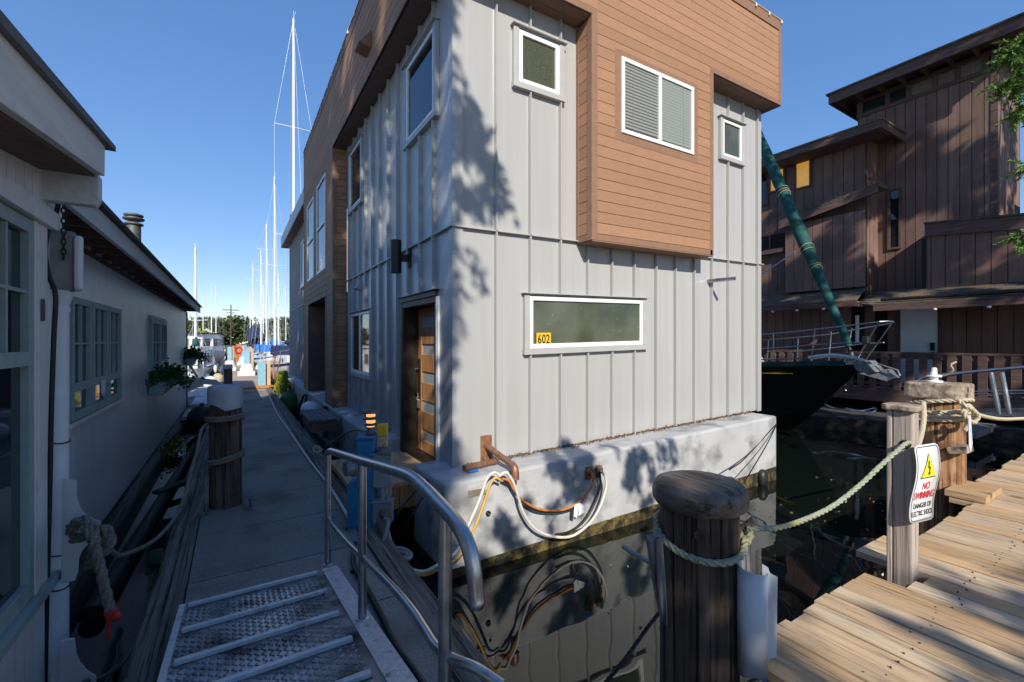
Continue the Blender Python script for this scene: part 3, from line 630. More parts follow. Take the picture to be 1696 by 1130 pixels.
# number plate on the long window
mb = MB(); gy = HY0-.055+.03
mb.box(3.27, 3.50, gy-.012, gy-.006, 2.345, 2.51); pl = part('number_plate', mb, M['yellow'], w602, shear)
mb = MB(); mb.text('602', .165, (3.385, gy-.0135, 2.372), (1,0,0), (0,0,1), .8); part('house_number', mb, M['signblack'], w602, shear, flat=True)
# front door in its recess
mb = MB(ws['o'] and (Vector(ws['o']), Vector(ws['u']), Vector(ws['n'])))
mb.box(6.38, 6.42, -.25, .03, .80, 2.985); mb.box(5.16, 5.20, -.25, .02, .80, 2.985); mb.box(5.16, 6.43, -.25, .031, 2.91, 2.988); mb.box(6.421, 6.50, -.02, .035, .80, 3.05); mb.box(5.13, 6.50, .001, .05, 2.99, 3.055); mb.box(5.10, 6.54, .001, .075, 3.056, 3.07); mb.box(5.16, 6.42, -.25, .0, .79, .82)
part('door_frame', mb, M['bronze'], house, shear, bev=.003, label='dark brown door frame with deep jamb')
mb = MB(); mb.box(HX0-.024, HX0+.004, 5.085, 5.155, ZB-.04, 2.98); part('door_side_trim', mb, M['vinyl'], house, shear)
DXp = HX0+.20; df = (Vector((DXp,0,0)), Vector((0,1,0)), Vector((-1,0,0)))
mb = MB(df); zs = [.83, 1.18, 1.34, 1.57, 1.73, 1.96, 2.12, 2.35, 2.51, 2.74, 2.905]
mb.box(5.20, 5.36, -.05, 0, .825, 2.905); mb.box(6.25, 6.38, -.05, 0, .825, 2.905)
PZS = [(.98,1.14),(1.40,1.56),(1.82,1.98),(2.23,2.38),(2.62,2.77)]
zz = .825
for p, q in PZS: mb.box(5.361, 6.249, -.05, -.004, zz, p); zz = q
mb.box(5.361, 6.249, -.05, -.004, zz, 2.905)
dr = part('front_door', mb, M['doorwood'], house, shear, bev=.005, label='varnished fir entrance door with five frosted glass strips')
for p, q in PZS: mb = MB(df); mb.box(5.361, 6.249, -.04, -.02, p, q); part('glass_strip', mb, M['doorglass'], dr, shear)
mb = MB(df); mb.box(6.285, 6.345, .001, .015, 1.58, 2.16); mb.tube([(6.315,.015,2.02),(6.315,.07,2.02),(6.315,.075,1.99),(6.315,.075,1.70),(6.315,.07,1.67),(6.315,.015,1.67)], .012, 8); part('handle', mb, M['bronze'], dr, shear)
mb = MB(df); mb.tube([(6.315,.03,1.66),(6.300,.035,1.57)], .006, 6); mb.tube([(6.330,.03,1.66),(6.342,.035,1.57)], .006, 6); mb.box(6.285, 6.355, .012, .05, 1.44, 1.565); part('key_box', mb, M['chrome'], dr, shear, bev=.008)
# fittings
mb = MB(); c = Vector((HX0-.20, 6.18, 3.62)); mb.cyl(c+V(0,0,-.23), c+V(0,0,.23), .075, seg=24); mb.box(c.x+.06, HX0+.0, 6.15, 6.21, 3.56, 3.66); mb.box(HX0-.03, HX0, 6.10, 6.26, 3.48, 3.72); part('wall_lamp', mb, M['bronze'], house, shear)
mb = MB(); mb.prism([(TX0-.02,7.05,7.0),(TX0-.02,7.05,7.28),(TX0-.2,7.05,7.05)], (0,.3,0)); part('vent_hood', mb, M['copper'], house, shear)
mb = MB(); mb.prism([(HX0-.002,9.0,3.42),(HX0-.002,9.0,3.62),(HX0-.12,9.0,3.47)], (0,.2,0)); part('vent_hood', mb, M['flash'], house, shear)
mb = MB(); a = Vector((6.865, HY0, 3.35)); mb.cyl(a, a+V(.10,-.43,.0), .032, seg=14); part('stub_pipe', mb, M['alu'], house, shear)
# concrete float
fl = MB(); fz = ZB-.006
def fbox(x0, x1, y0, y1, z0, z1): fl.box(x0, x1, y0, y1, z0, z1)
fbox(1.80, 8.10, 4.185, 5.10, -1.2, fz); fbox(2.05, 8.09, 5.1005, 6.5995, -1.2, fz-.2); fbox(1.78, 8.10, 6.60, 22.3, -1.2, fz)
part('concrete_float', fl, M['float'], house, shear, bev=.035)
mb = MB(); mb.box(1.12, 2.36, 5.12, 5.52, .70, .775); mb.box(1.12, 2.36, 5.53, 5.93, .70, .775); mb.box(1.12, 2.36, 5.94, 6.34, .70, .775); mb.box(1.10, 2.36, 6.35, 6.58, .70, .775); mb.box(1.75, 2.38, 5.32, 6.46, .776, .80)
st = part('door_step', mb, M['deck'], house, None, bev=.004, label='plank step at the front door'); 
mb = MB(); mb.box(1.14, 2.0, 5.04, 5.118, .50, .76); part('fascia_board', mb, M['doorwood'], st)
# outlet pipe and hose tails at the front
pf = MB(); pp = PY(805,742,HY0-.002); pf.box(pp.x-.075, pp.x+.075, HY0-.012, HY0-.001, pp.z-.16, pp.z+.15); part('pipe_plate', pf, M['rust'], house)
mb = MB(); mb.cyl((pp.x, HY0-.01, pp.z+.03), (pp.x+.02, 4.135, 1.075), .036, seg=14); mb.tube(spline([(pp.x+.02,4.15,1.08),(pp.x+.022,4.10,1.06),(pp.x+.024,4.078,1.02),(pp.x+.024,4.07,.93)],5), .042, 14); part('outlet_pipe', mb, M['copper'], house)
for q in (PY(975,781,4.16), PY(992,778,4.15)):
    mb = MB(); mb.lathe([(.05,-.035),(.052,.02),(.04,.022),(.04,.05),(.02,.052)], q, 10); mb.box(q.x-.03, q.x+.03, 4.15, 4.19, q.z-.1, q.z+.02); part('hose_flange', mb, M['rust'], house)
mb = MB(); a = PY(836,791,4.45); b = PY(795,786,4.55)
mb.cyl((2.52,4.47,1.045), (2.20,4.40,1.045), .03, seg=12); mb.cyl((2.52,4.47,1.045), (2.57,4.48,1.045), .04, seg=10); mb.cyl((2.21,4.40,1.045), (2.12,4.385,1.045), .038, seg=10); part('water_tap', mb, M['copper'], house)
mb = MB(); mb.box(2.15, 2.28, 4.35, 4.375, 1.0, 1.02); part('valve_lever', mb, M['canvasblue'], house)
mb = MB(); q = PY(842,809,4.183); mb.box(2.07, 2.27, 4.176, 4.186, .80, .865); part('maker_plate', mb, M['curtain'], house)
for px_, py_ in ((808,850),): q = PY(px_, py_, 4.18); mb = MB(); mb.lathe([(.028,0),(.028,.02),(.016,.022),(.016,.004)], q, 14, axis=Vector((0,-1,0))); part('drain_fitting', mb, M['bronze'], house)

mb = MB()
for k in range(1500):
    x = 2.3+5.8*R.random(); y = 4.685-abs(R.gauss(0,.045)); mb.leaf(shear((x, y, fz+.004+.008*R.random())), R.uniform(.02,.05), .5, Vector((R.gauss(0,1),R.gauss(0,1),.15)))
struct('leaf_litter', mb, M['litter'], kind='stuff')

mb = MB()
for k in range(240):
    x, y = R.uniform(1.3, 9), R.uniform(1.25, 4.1)
    if noise.noise(Vector((x*.8, y*.8, 3))) > -.05: mb.leaf((x, y, .004+.004*R.random()), R.uniform(.02,.05), .6, Vector((R.gauss(0,1),R.gauss(0,1),.06)))
struct('floating_leaves', mb, M['litter'], kind='stuff')
# ------------------------------------------------------------------ the near white house on the left
WX = -1.0
nh = thing('cottage_end', 'white painted board cottage corner with a sage green sash window, nearest on the left', 'house', (WX-.5, 4.0, 0))
mb = MB(); y = -1.5; rows = [-1.5+.118*i for i in range(49)]
WY0, WY1 = 2.2, 3.70
for i in range(48):
    a, b = rows[i]+.004, rows[i+1]-.004
    if a < WY1 and b > WY0: mb.box(WX-.06, WX, a, b, .25, .92); mb.box(WX-.06, WX, a, b, 3.20, 4.05)
    else: mb.box(WX-.06, WX, a, b, .25, 4.05)
mb.box(WX-3, WX-.062, -1.5, 4.155, .25, 3.9)
part('plank_wall', mb, M['wwall'], nh)
mb = MB(); mb.box(WX-.06, WX+.022, 4.10, 4.18, .2, 3.48); mb.box(WX, WX+.020, 3.72, 3.86, .96, 3.13); mb.box(WX-.02, WX+.05, 1.9, 3.95, 3.13, 3.24); mb.box(WX-.03, WX+.02, WY1-.04, 3.715, .95, 3.13)
part('white_trim', mb, M['wwall'], nh, bev=.004)
def sash_window(parent, wall, y0, y1, z0, z1, rail, cols, rows_, st=.055, lower=True, m='sage'):
    mb = MB(); x0, x1 = wall-.045, wall+.005
    mb.box(x0, x1, y0, y0+st, z0, z1); mb.box(x0, x1, y1-st, y1, z0, z1); mb.box(x0, x1-.002, y0+st, y1-st, z0, z0+st*1.3); mb.box(x0, x1-.002, y0+st, y1-st, z1-st, z1)
    if rail: mb.box(x0, x1+.006, y0+st, y1-st, rail-.04, rail+.04)
    t0 = (rail+.04) if rail else z0+st*1.3
    for k in range(1, cols): yy = y0+st+(y1-y0-2*st)*k/cols; mb.box(x0+.01, x1-.008, yy-.011, yy+.011, t0, z1-st)
    for k in range(1, rows_): zz = t0+(z1-st-t0)*k/rows_; mb.box(x0+.01, x1-.009, y0+st, y1-st, zz-.011, zz+.011)
    o = part('window', mb, M[m], parent, bev=.003)
    mb = MB(); mb.box(wall-.035, wall-.031, y0+st*.8, y1-st*.8, z0+st, z1-st*.8); part('pane', mb, M['glass'], o)
    return o
sash_window(nh, WX+.012, WY0, 3.655, .96, 3.12, 2.33, 5, 2, .075)
mb = MB(); mb.box(WX-.03, WX+.055, 2.0, 3.98, .90, .955); part('window_sill', mb, M['sage'], nh, bev=.004)
mb = MB(); mb.box(WX+.021, WX+.034, 3.735, 3.765, 2.55, 2.68); part('hinge', mb, M['lampgrey'], nh)
XF = -.70
q = [PX(0,168.5,XF), PX(173.5,292.4,XF), PX(174,243,XF), PX(0,26,XF)]
dy = q[1]-q[0]; q[0] = q[0]-dy*1.6; q[3] = q[3]-(q[2]-q[3])*1.6
mb = MB(); mb.prism([tuple(p) for p in q], (-.045,0,0)); part('fascia_board', mb, M['wfascia'], nh, bev=.004)
a = PX(192,243,XF+.03); b = PX(0,15,XF+.03); b = b-(a-b)*1.6
mb = MB(); mb.prism([(b.x,b.y,b.z-.06),(a.x,a.y,a.z-.035),(a.x,a.y,a.z),(b.x,b.y,b.z)], (-2.5,0,0)); part('roof_cap', mb, M['lampgrey'], nh)
mb = MB(); mb.prism([(XF-.05,-1.5,2.75),(XF-.05,3.80,3.47),(XF-.05,3.80,3.53),(XF-.05,-1.5,2.81)], (-.27,0,0)); part('eave_soffit', mb, M['bwood'], nh)
e0 = PX(160,311,-.72); mb = MB(); mb.prism([(-1.06,3.84,3.30),(-.76,3.84,3.30),(-.74,3.84,3.345),(-.74,3.84,3.50),(-1.06,3.84,3.50)], (0,.09,0)); part('rafter_end', mb, M['wfascia'], nh, bev=.004)
# conduit, meter hood and black cable on the corner
mb = MB(); cp = DP(95,600,2.92); cx, cy = cp.x, cp.y
mb.cyl((cx,cy,-.1), (cx,cy,2.66), .056, seg=20)
for z in (2.62, 1.42): mb.cyl((cx,cy,z), (cx,cy,z+.03), .062, seg=20)
cd = solo('conduit', mb, M['pvc'], 'white vertical conduit pipe on the white cottage corner under a grey hood', 'conduit')
mb = MB(); z0, z1 = 2.70, 3.16; hb = []
mb.obox((cx+.015,cy,2.95), .15, .14, .40, Matrix.Rotation(.25,3,'Z')); hd = part('hood', mb, M['greyhose'], cd, bev=.025)
mb = MB(); mb.obox((cx+.105,cy-.02,2.94), .045, .155, .36, Matrix.Rotation(.25,3,'Z')); part('hood_cover', mb, M['pvc'], cd, bev=.02)
mb = MB(); mb.tube([(cx,cy,2.66),(cx,cy,2.76)], [.056,.085], 20); part('hood_neck', mb, M['pvc'], cd)
mb = MB(); P = [DP(98,330,2.86),DP(93,352,2.84),DP(80,380,2.8),DP(75,420,2.8),DP(82,460,2.78),DP(92,490,2.78),DP(89,560,2.78),DP(85,680,2.78),DP(83,780,2.78),DP(80,900,2.78),DP(77,1010,2.78),DP(74,1140,2.78)]
mb.tube(spline(P,5), .013, 8); cb = solo('black_cable', mb, M['black'], 'black cable running down the white conduit on the left corner', 'cable')
for yy in (490, 733, 918, 975):
    mb = MB(); p = DP(95,yy,2.9); mb.tube([(cx+cos(t)*.06, cy+sin(t)*.06, p.z+.006*sin(t*2)) for t in [2*pi*k/16 for k in range(17)]], .005, 5); part('cable_tie', mb, M['black'] if yy != 933 else M['pvc'], cb)
# rusty chain under the eave
mb = MB()
for k in range(11): mb.tube([Vector((-.93,3.95,3.30-.033*k))+(Vector((cos(t)*.011,0,sin(t)*.02)) if k % 2 else Vector((0,cos(t)*.011,sin(t)*.02))) for t in [2*pi*i/10 for i in range(11)]], .005, 5, cap=False)
solo('chain', mb, M['bronze'], 'rusty chain hanging under the eave above the white conduit', 'chain')
# scroll-cut cleat boards with knotted rope
def cleat(pts, lab, d=2.83):
    P = [DP(x, y, d) for x, y in pts]; mb = MB(); mb.prism(P, ray(100, 880).normalized()*.055); return solo('cleat_board', mb, M['pvc'], lab, 'cleat board', bev=.004)
arc = [(127,822),(131,836),(137,847),(146,855),(157,860),(167,863)]
cleat([(103,793),(127,795)]+arc+[(167,884),(160,893),(146,902),(136,913),(131,925),(130,945),(124,962),(101,967)], 'white scroll cut cleat board holding a thick knotted rope, upper of the two')
cleat([(99,1062),(124,1058),(127,1085),(133,1098),(145,1112),(160,1122),(160,1190),(97,1190)], 'white scroll cut cleat board at the bottom left with a rope end', 2.78)
kn = thing('knotted_rope', 'thick grey rope knotted round the upper cleat board with a red taped end', 'rope', DP(150,890,2.75))
mb = MB(); kd = 2.72
mb.rope([DP(118,884,kd),DP(124,868,kd-.03),DP(140,862,kd-.05),DP(150,874,kd-.05),DP(140,888,kd-.03),DP(120,892,kd)], .030)
mb.rope([DP(116,876,kd),DP(130,864,kd-.04),DP(150,872,kd-.06),DP(157,895,kd-.08),DP(153,920,kd-.06),DP(148,938,kd)], .030)
mb.rope([DP(164,884,kd),DP(172,875,kd-.02),DP(181,885,kd-.02),(DP(182,900,kd-.02)),DP(170,916,kd-.03),DP(164,905,kd-.02),DP(160,890,kd)], .030)
mb.rope([DP(140,870,kd-.07),DP(153,893,kd-.09),DP(160,918,kd-.09),DP(168,950,kd-.08),DP(176,985,kd-.08),DP(184,1014,kd-.08)], .028)
part('rope_knot', mb, M['rope'], kn)
mb = MB(); P = [DP(183,1010,kd-.08),DP(186,1022,kd-.08)]; mb.tube(P, [.034,.03], 8); mb.ball(DP(192,1021,kd-.09), .024, .02, .03); mb.tube([DP(181,1022,kd-.08),DP(180,1035,kd-.08),DP(182,1045,kd-.08),DP(178,1058,kd-.08)], [.016,.012,.007,.012], 6); part('taped_end', mb, M['red'], kn)
# ------------------------------------------------------------------ piling by the walkway, with canvas hood
def piling(name, c, r0, r1, z0, z1, m, lab, cat='piling', group=None, seg=28):
    rt = thing(name, lab, cat, c, group); mb = MB(); prof = []; n = 9
    vs = []; fs = []; jj = [1+R.uniform(-.035,.02) for k in range(seg)]
    for i in range(n+1):
        t = i/n
        for k in range(seg):
            a = 2*pi*k/seg; r_ = (r0+(r1-r0)*t)*jj[k]*(1+.008*sin(7*a+i)); vs.append((c[0]+r_*cos(a), c[1]+r_*sin(a), z0+(z1-z0)*t))
    for i in range(n):
        for k in range(seg): j = (k+1) % seg; fs.append((i*seg+k, i*seg+j, (i+1)*seg+j, (i+1)*seg+k))
    mb.add(vs, fs, True); mb.add(vs[-seg:], [tuple(range(seg))]); part('post', mb, M[m], rt); return rt
c1 = (-.08, 5.66, 0)
p1 = piling('piling', c1, .152, .148, -1.2, 1.93, 'pile', 'dark piling with a grey canvas hood and two rope coils beside the walkway')
mb = MB(); vs = []; fs = []; seg = 36
for i, (rr, z) in enumerate(((.158,None),(.163,1.82),(.161,1.88),(.157,1.945),(.14,1.958),(.0,1.965))):
    for k in range(seg):
        a = 2*pi*k/seg; zz = z if z else 1.735+.03*sin(2*a+.6)+.012*sin(5*a); rj = rr+(.006*sin(5*a+i*2)+.004*sin(11*a-i*3) if i < 4 else 0); vs.append((c1[0]+rj*cos(a), c1[1]+rj*sin(a), zz))
for i in range(5):
    for k in range(seg): j = (k+1) % seg; fs.append((i*seg+k, i*seg+j, (i+1)*seg+j, (i+1)*seg+k))
mb.add(vs, fs, True); part('canvas_hood', mb, M['canvasgrey'], p1)
for bx in ((-.30,-.23,5.4,5.62,.68,.74),(.09,.16,5.35,5.6,.685,.72)): mb = MB(); mb.box(*bx); part('guide_block', mb, M['dockbeam'], p1)
def coil(c, r, z, n, rr, tilt=0, ph=0):
    return [Vector((c[0]+r*cos(a), c[1]+r*sin(a), z+dz+tilt*cos(a-ph))) for i in range(n*20+1) for a, dz in ((2*pi*i/20, rr*1.75*i/20),)]
def coilobj(c, r, z, n, rr, m, lab, tilt=0, ph=0, extra=()):
    mb = MB(); P = coil(c, r, z, n, rr, tilt, ph); mb.rope(P, rr, n=1) if False else None
    Q = P; mb2 = MB(); mb2.rope([Q[i] for i in range(len(Q))], rr, n=1)
    for e in extra: mb2.rope(e, rr)
    return solo('mooring_rope', mb2, M[m], lab, 'rope')
PL = lambda L_, d0, d1: [DP(x, y, d0+(d1-d0)*i/(len(L_)-1)) for i, (x, y) in enumerate(L_)]
coilobj(c1, .168, 1.585, 2, .017, 'rope', 'grey rope wound high round the hooded piling and sagging to the upper cleat board', extra=[PL([(346,700),(334,712),(327,745),(318,775),(303,830),(287,862),(262,890),(240,905),(215,916),(195,920),(178,908),(165,900)], 4.72, 2.74)])
coilobj(c1, .170, 1.16, 2, .017, 'rope', 'grey rope wound low round the hooded piling and running to the lower cleat board', tilt=.03, ph=0, extra=[PL([(346,775),(340,805),(330,840),(310,872),(292,893),(276,925),(265,950),(255,985),(244,1015),(228,1055),(210,1090),(190,1110),(166,1124),(140,1130)], 4.72, 2.74)])
c2 = (-.22, 21.4, 0)
p2 = piling('piling', c2, .16, .155, -1, 1.30, 'pile', 'short piling with a square grey cap farther along the walkway edge', seg=16)
mb = MB(); mb.box(c2[0]-.17, c2[0]+.17, c2[1]-.17, c2[1]+.17, 1.30, 1.48); part('cap', mb, M['canvasgrey'], p2, bev=.03)
# ------------------------------------------------------------------ far house on the left
LX = -1.35; LY0, LY1 = 4.25, 18.3
lh = thing('floating_cottage', 'low grey floating cottage with sage green windows and a long overhanging eave', 'house', (LX-2, 11, 0))
mb = MB(); y = LY0
while y < LY1: e = min(LY1, y+.2); mb.box(LX-.05, LX, y+.003, e-.002, .25, 3.53); y = e
mb.box(LX-4.5, LX-.052, LY0, LY1-.01, .25, 3.4)
part('plank_wall', mb, M['lav'], lh)
mb = MB(); mb.box(LX-4.5, LX-.03, LY0+.1, LY1-.1, -.5, .245); mb.cyl((LX-.02,LY0,.02),(LX-.02,LY1,.02),.2,seg=12); part('log_raft', mb, M['log'], lh)
EX = -.98
mb = MB(); mb.box(EX-.04, EX, 4.06, 18.55, 3.385, 3.56); part('fascia_board', mb, M['wfascia'], lh, bev=.004)
mb = MB(); mb.prism([(EX+.05,4.02,3.565),(EX+.05,4.02,3.60),(-3.6,4.02,4.25),(-3.6,4.02,4.21)], (0,14.6,0)); part('roof', mb, M['roofing'], lh)
mb = MB()
for k in range(29): y = 4.2+.5*k; mb.box(LX+.001, EX-.041, y-.03, y+.03, 3.41, 3.53)
mb.box(LX, EX-.041, 4.06, 18.5, 3.532, 3.562)
mb.box(LX-.02, LX+.004, LY0, 18.3, 3.36, 3.42)
part('eave_underside', mb, M['bwood'], lh)
mb = MB(); mb.box(LX, LX+.03, 5.55, 8.25, 2.86, 3.02); mb.box(LX, LX+.05, 5.75, 8.15, 1.60, 1.645); part('window_trim', mb, M['lav'], lh, bev=.004)
for a, b in ((5.78,6.44),(6.52,7.18),(7.26,7.92)):
    mb = MB(); sash_window(lh, LX+.05, a, b, 1.66, 2.85, 1.98, 2, 2, .06)
mb = MB()
for a in (5.70,6.45,7.19,7.925): mb.box(LX, LX+.045, a, a+.068, 1.65, 2.858)
part('window_mullion', mb, M['sage'], lh)
mb = MB(); mb.box(LX+.057, LX+.07, 6.8, 6.95, 1.84, 1.98); mb.ball((LX+.066,6.875,1.85), .012, .07, .06); part('window_badge', mb, M['pvc'], lh, bev=.01)
mb = MB(); mb.box(LX, LX+.03, 10.6, 12.95, 2.86, 2.92); mb.box(LX, LX+.05, 10.6, 12.95, 1.86, 1.91); mb.box(LX, LX+.05, 10.62, 10.72, 1.9, 2.86); part('window_trim', mb, M['sage'], lh)
for a, b in ((10.75,11.8),(11.86,12.85)): sash_window(lh, LX+.04, a, b, 1.92, 2.85, None, 2, 2, .08)
mb = MB(); mb.box(LX-.04, LX+.03, LY1-.01, LY1+.06, .2, 3.39); part('corner_post', mb, M['bronze'], lh)
ch = Vector((-1.95, 13.2, 3.7))
fp = thing('stove_pipe', 'round metal stove pipe with a double ring cap on the grey cottage roof', 'chimney', ch)
mb = MB(); mb.cyl(ch, ch+V(0,0,1.42), .135, seg=24); part('pipe', mb, M['lampgrey'], fp)
for z, r_ in ((1.38,.18),(1.50,.20),(1.58,.18)):
    mb = MB(); mb.lathe([(r_*.8,-.02),(r_,0),(r_,.03),(r_*.7,.05)], ch+V(0,0,z), 24); part('cap_ring', mb, M['lampgrey'], fp)
mb = MB(); mb.tube([ch+V(0,0,1.2), ch+V(-1.2,.4,1.25)], .012, 6); mb.tube([ch+V(0,0,1.1), ch+V(-1.2,-.3,.9)], .010, 6); part('stay', mb, M['rust'], fp)
# flower boxes
def planter(c, L, lab, flowers=True, lab2=''):
    rt = thing('flower_box', lab, 'flower box', c, None); mb = MB(); x, y, z = c
    mb.prism([(x,y-L/2,z),(x+.20,y-L/2,z),(x+.27,y-L/2,z+.24),(x,y-L/2,z+.24)], (0,L,0)); part('box', mb, M['sage'], rt, bev=.005)
    pl = thing('geranium', lab2, 'plant', (x+.14, y, z+.24)); mb = MB()
    for k in range(1500):
        p = Vector((R.gauss(0,.16), R.gauss(0,L*.30), abs(R.gauss(0,.13))))
        if p.x > .2: p.z -= R.uniform(0,.16)
        mb.leaf((x+.16+p.x, y+p.y, z+.22+p.z), R.uniform(.05,.10), .85)
    part('foliage', mb, M['leaf'], pl, flat=True)
    mb = MB()
    for k in range(14): mb.tube([(x+.14,y,z+.2), (x+.15+R.gauss(0,.1), y+R.gauss(0,L*.3), z+.34)], .006, 5)
    part('stem', mb, M['leaf'], pl)
    if flowers:
        for (dx, dy, dz) in ((.05,-.42,.36),(.0,-.30,.30),(.12,-.48,.28),(.2,-.1,.26)):
            mb = MB()
            for k in range(40): d = Vector((R.gauss(0,1),R.gauss(0,1),R.gauss(0,1))).normalized()*.045; mb.leaf((x+dx+d.x,y+dy+d.y,z+dz+d.z), .035, .9)
            part('flower', mb, M['pink'], pl, flat=True)
planter((LX+.02, 11.3, 1.42), 1.7, 'sage green flower box under the far window of the grey cottage', True, 'bushy geranium with pink blooms in the flower box under the cottage window')
planter((LX+.05, 17.7, 1.66), 1.0, 'sage green flower box at the far corner of the grey cottage', False, 'bushy green plant without blooms in the flower box at the cottage corner')
mb = MB(); y = 18.15
mb.prism([(-1.32,y,1.25),(-.55,y,1.12),(-.28,y,.92),(-.25,y,.75),(-.36,y,.75),(-.50,y,.92),(-.85,y,.98),(-1.32,y,.72)], (0,.09,0)); mb.prism([(-1.32,y+.02,1.70),(-1.25,y+.02,1.70),(-1.0,y+.02,1.22),(-1.08,y+.02,1.21)], (0,.05,0))
solo('bracket', mb, M['lav'], 'grey curved wooden bracket reaching from the cottage corner to the walkway', 'bracket', bev=.006)
# things floating in the left channel
mb = MB(); mb.cyl((-1.05,5.2,.05),(-.75,12.5,.05),.09,.07,12); solo('driftwood_log', mb, M['log'], 'dark wet log floating in the channel along the cottage', 'log')
mb = MB(); mb.bar((-1.0,8.6,.12),(-.45,9.2,.16),.16,.05); solo('loose_board', mb, M['log'], 'loose dark board lying across the left channel', 'board')
mb = MB()
for k in range(420): p = Vector((R.gauss(0,.09), R.gauss(0,.45), abs(R.gauss(0,.06)))); mb.leaf((-1.12+p.x, 12.0+p.y, .13+p.z), .06, .8)
mo = struct('moss', mb, M['moss'], kind='stuff')
mb = MB(); mb.ball((-.72,14.2,.38), .34, .34, .36, 18, 12); mb.cyl((-.72,14.2,.70),(-.72,14.2,.80),.05); solo('buoy', mb, M['black'], 'round black fender buoy floating between cottage and walkway', 'buoy')
mb = MB(); mb.box(-1.25,-.5,15.5,17.2,.2,.30); mb.box(-1.2,-.5,17.6,20,.3,.38); solo('float_board', mb, M['canvasgrey'], 'pale flat float boards in the channel behind the black buoy', 'float')
# ------------------------------------------------------------------ mushroom-capped piling in the foreground
c3 = (1.765, 1.25, 0)
p3 = piling('piling', c3, .172, .163, -1.2, 1.74, 'pile', 'thick dark piling with a rounded mushroom cap at the pier edge', seg=40)
mb = MB(); mb.lathe([(.163,1.70),(.185,1.704),(.198,1.725),(.199,1.76),(.193,1.783),(.180,1.800),(.155,1.808),(.09,1.812),(.0,1.813)], (c3[0]+.0, c3[1], 0), 44, jit=.03); part('mushroom_cap', mb, M['capwood'], p3)
mb = MB(); k = DP(1168,897,1.79); dv = (Vector((0,0,HC))-k); dv.z = 0; dv.normalize()
mb.lathe([(.022,0),(.019,.004),(.014,.003),(.004,.005)], Vector((c3[0],c3[1],k.z))+dv*.164, 14, axis=dv); part('knot', mb, M['pile'], p3)
tang = dv.cross(Vector((0,0,1)))
L = Vector((c3[0],c3[1],0))
mb = MB(); mb.prism([DP(1075,896,1.86),DP(1098,893,1.84),DP(1103,960,1.84),DP(1106,1038,1.83),DP(1099,1034,1.85),DP(1089,985,1.86)], _fw*.06); part('side_board', mb, M['greyboard'], p3, bev=.004)
mb = MB(); mb.prism([DP(1228,888,2.02),DP(1243,900,2.04),DP(1245,950,2.04),DP(1228,950,2.0)], _fw*.04); part('side_board', mb, M['greyboard'], p3)
gu = thing('plastic_guard', 'milky white curled plastic chafing guard hanging on the right of the mushroom piling', 'chafing guard', DP(1250,1000,1.9))
mb = MB(); g0 = DP(1246,1020,1.83); vs = []; fs = []; n = 14
cg = Vector((g0.x, g0.y, 0)); 
for i in range(n):
    a = -2.7+4.1*i/(n-1); d = -_fw*cos(a)*.052+_rt*sin(a)*.058
    for z in (1.52-.01*i*.3, 1.075+.008*sin(i)): vs.append(cg+d+V(0,0,z))
for i in range(n-1): fs.append((i*2,i*2+2,i*2+3,i*2+1))
mb.add(vs, fs, True); o = part('curled_sheet', mb, M['guard'], gu); md = o.modifiers.new('solid','SOLIDIFY'); md.thickness = .004
mb = MB(); mb.prism([DP(1262,934,1.86),DP(1272,940,1.87),DP(1276,950,1.88),DP(1288,956,1.9),DP(1286,1090,1.9),DP(1264,1092,1.86)], _fw*.004); part('loose_flap', mb, M['guard'], gu)
mb = MB(); P = []
for i in range(25):
    a = 2*pi*i/24; d = dv*cos(a)+tang*sin(a); P.append(Vector((c3[0],c3[1],0))+d*.182+V(0,0,1.575-.045*cos(a)+.022*sin(a)))
mb.rope(P, .0155, n=1)
mb.rope([DP(1236,900,1.95),DP(1243,885,1.98),DP(1236,876,2.03),DP(1224,873,2.06)], .0155)
solo('rope_loop', mb, M['ropegreen'], 'green white rope loop round the mushroom piling', 'rope')
post = Vector((3.355, 1.015, 0))
mb = MB(); ln = [DP(1238,877,2.0),DP(1262,876,2.02),DP(1290,874,2.06),DP(1330,862,2.15),DP(1380,838,2.27),DP(1425,803,2.38),DP(1462,768,2.45),DP(1488,745,2.49),DP(1499,736,2.52),DP(1508,732,2.60)]
mb.rope(ln, .013, pitch=8, n=8); solo('mooring_rope', mb, M['ropegreen'], 'green and yellow rope sagging from the mushroom piling to the sign post', 'rope')
mb = MB(); mb.cyl(DP(1220,882,2.06), DP(1250,860,2.0), .016, seg=8); solo('rope_stub', mb, M['rope'], 'short dark frayed rope stub sticking out behind the mushroom piling', 'rope stub')
mb = MB(); mb.tube([DP(1032,905,2.05),DP(1050,917,2.0),DP(1078,932,1.92)], .011, 8); solo('stub_pipe', mb, M['greyhose'], 'thin grey pipe stub poking out left of the mushroom piling', 'pipe')
mb = MB(); mb.rope([DP(1094,1012,1.95),DP(1072,1040,1.95),DP(1045,1078,1.95),DP(1022,1108,1.95),DP(990,1145,1.95)], .009); solo('black_rope', mb, M['black'], 'thin black rope running down to the water left of the mushroom piling', 'rope')
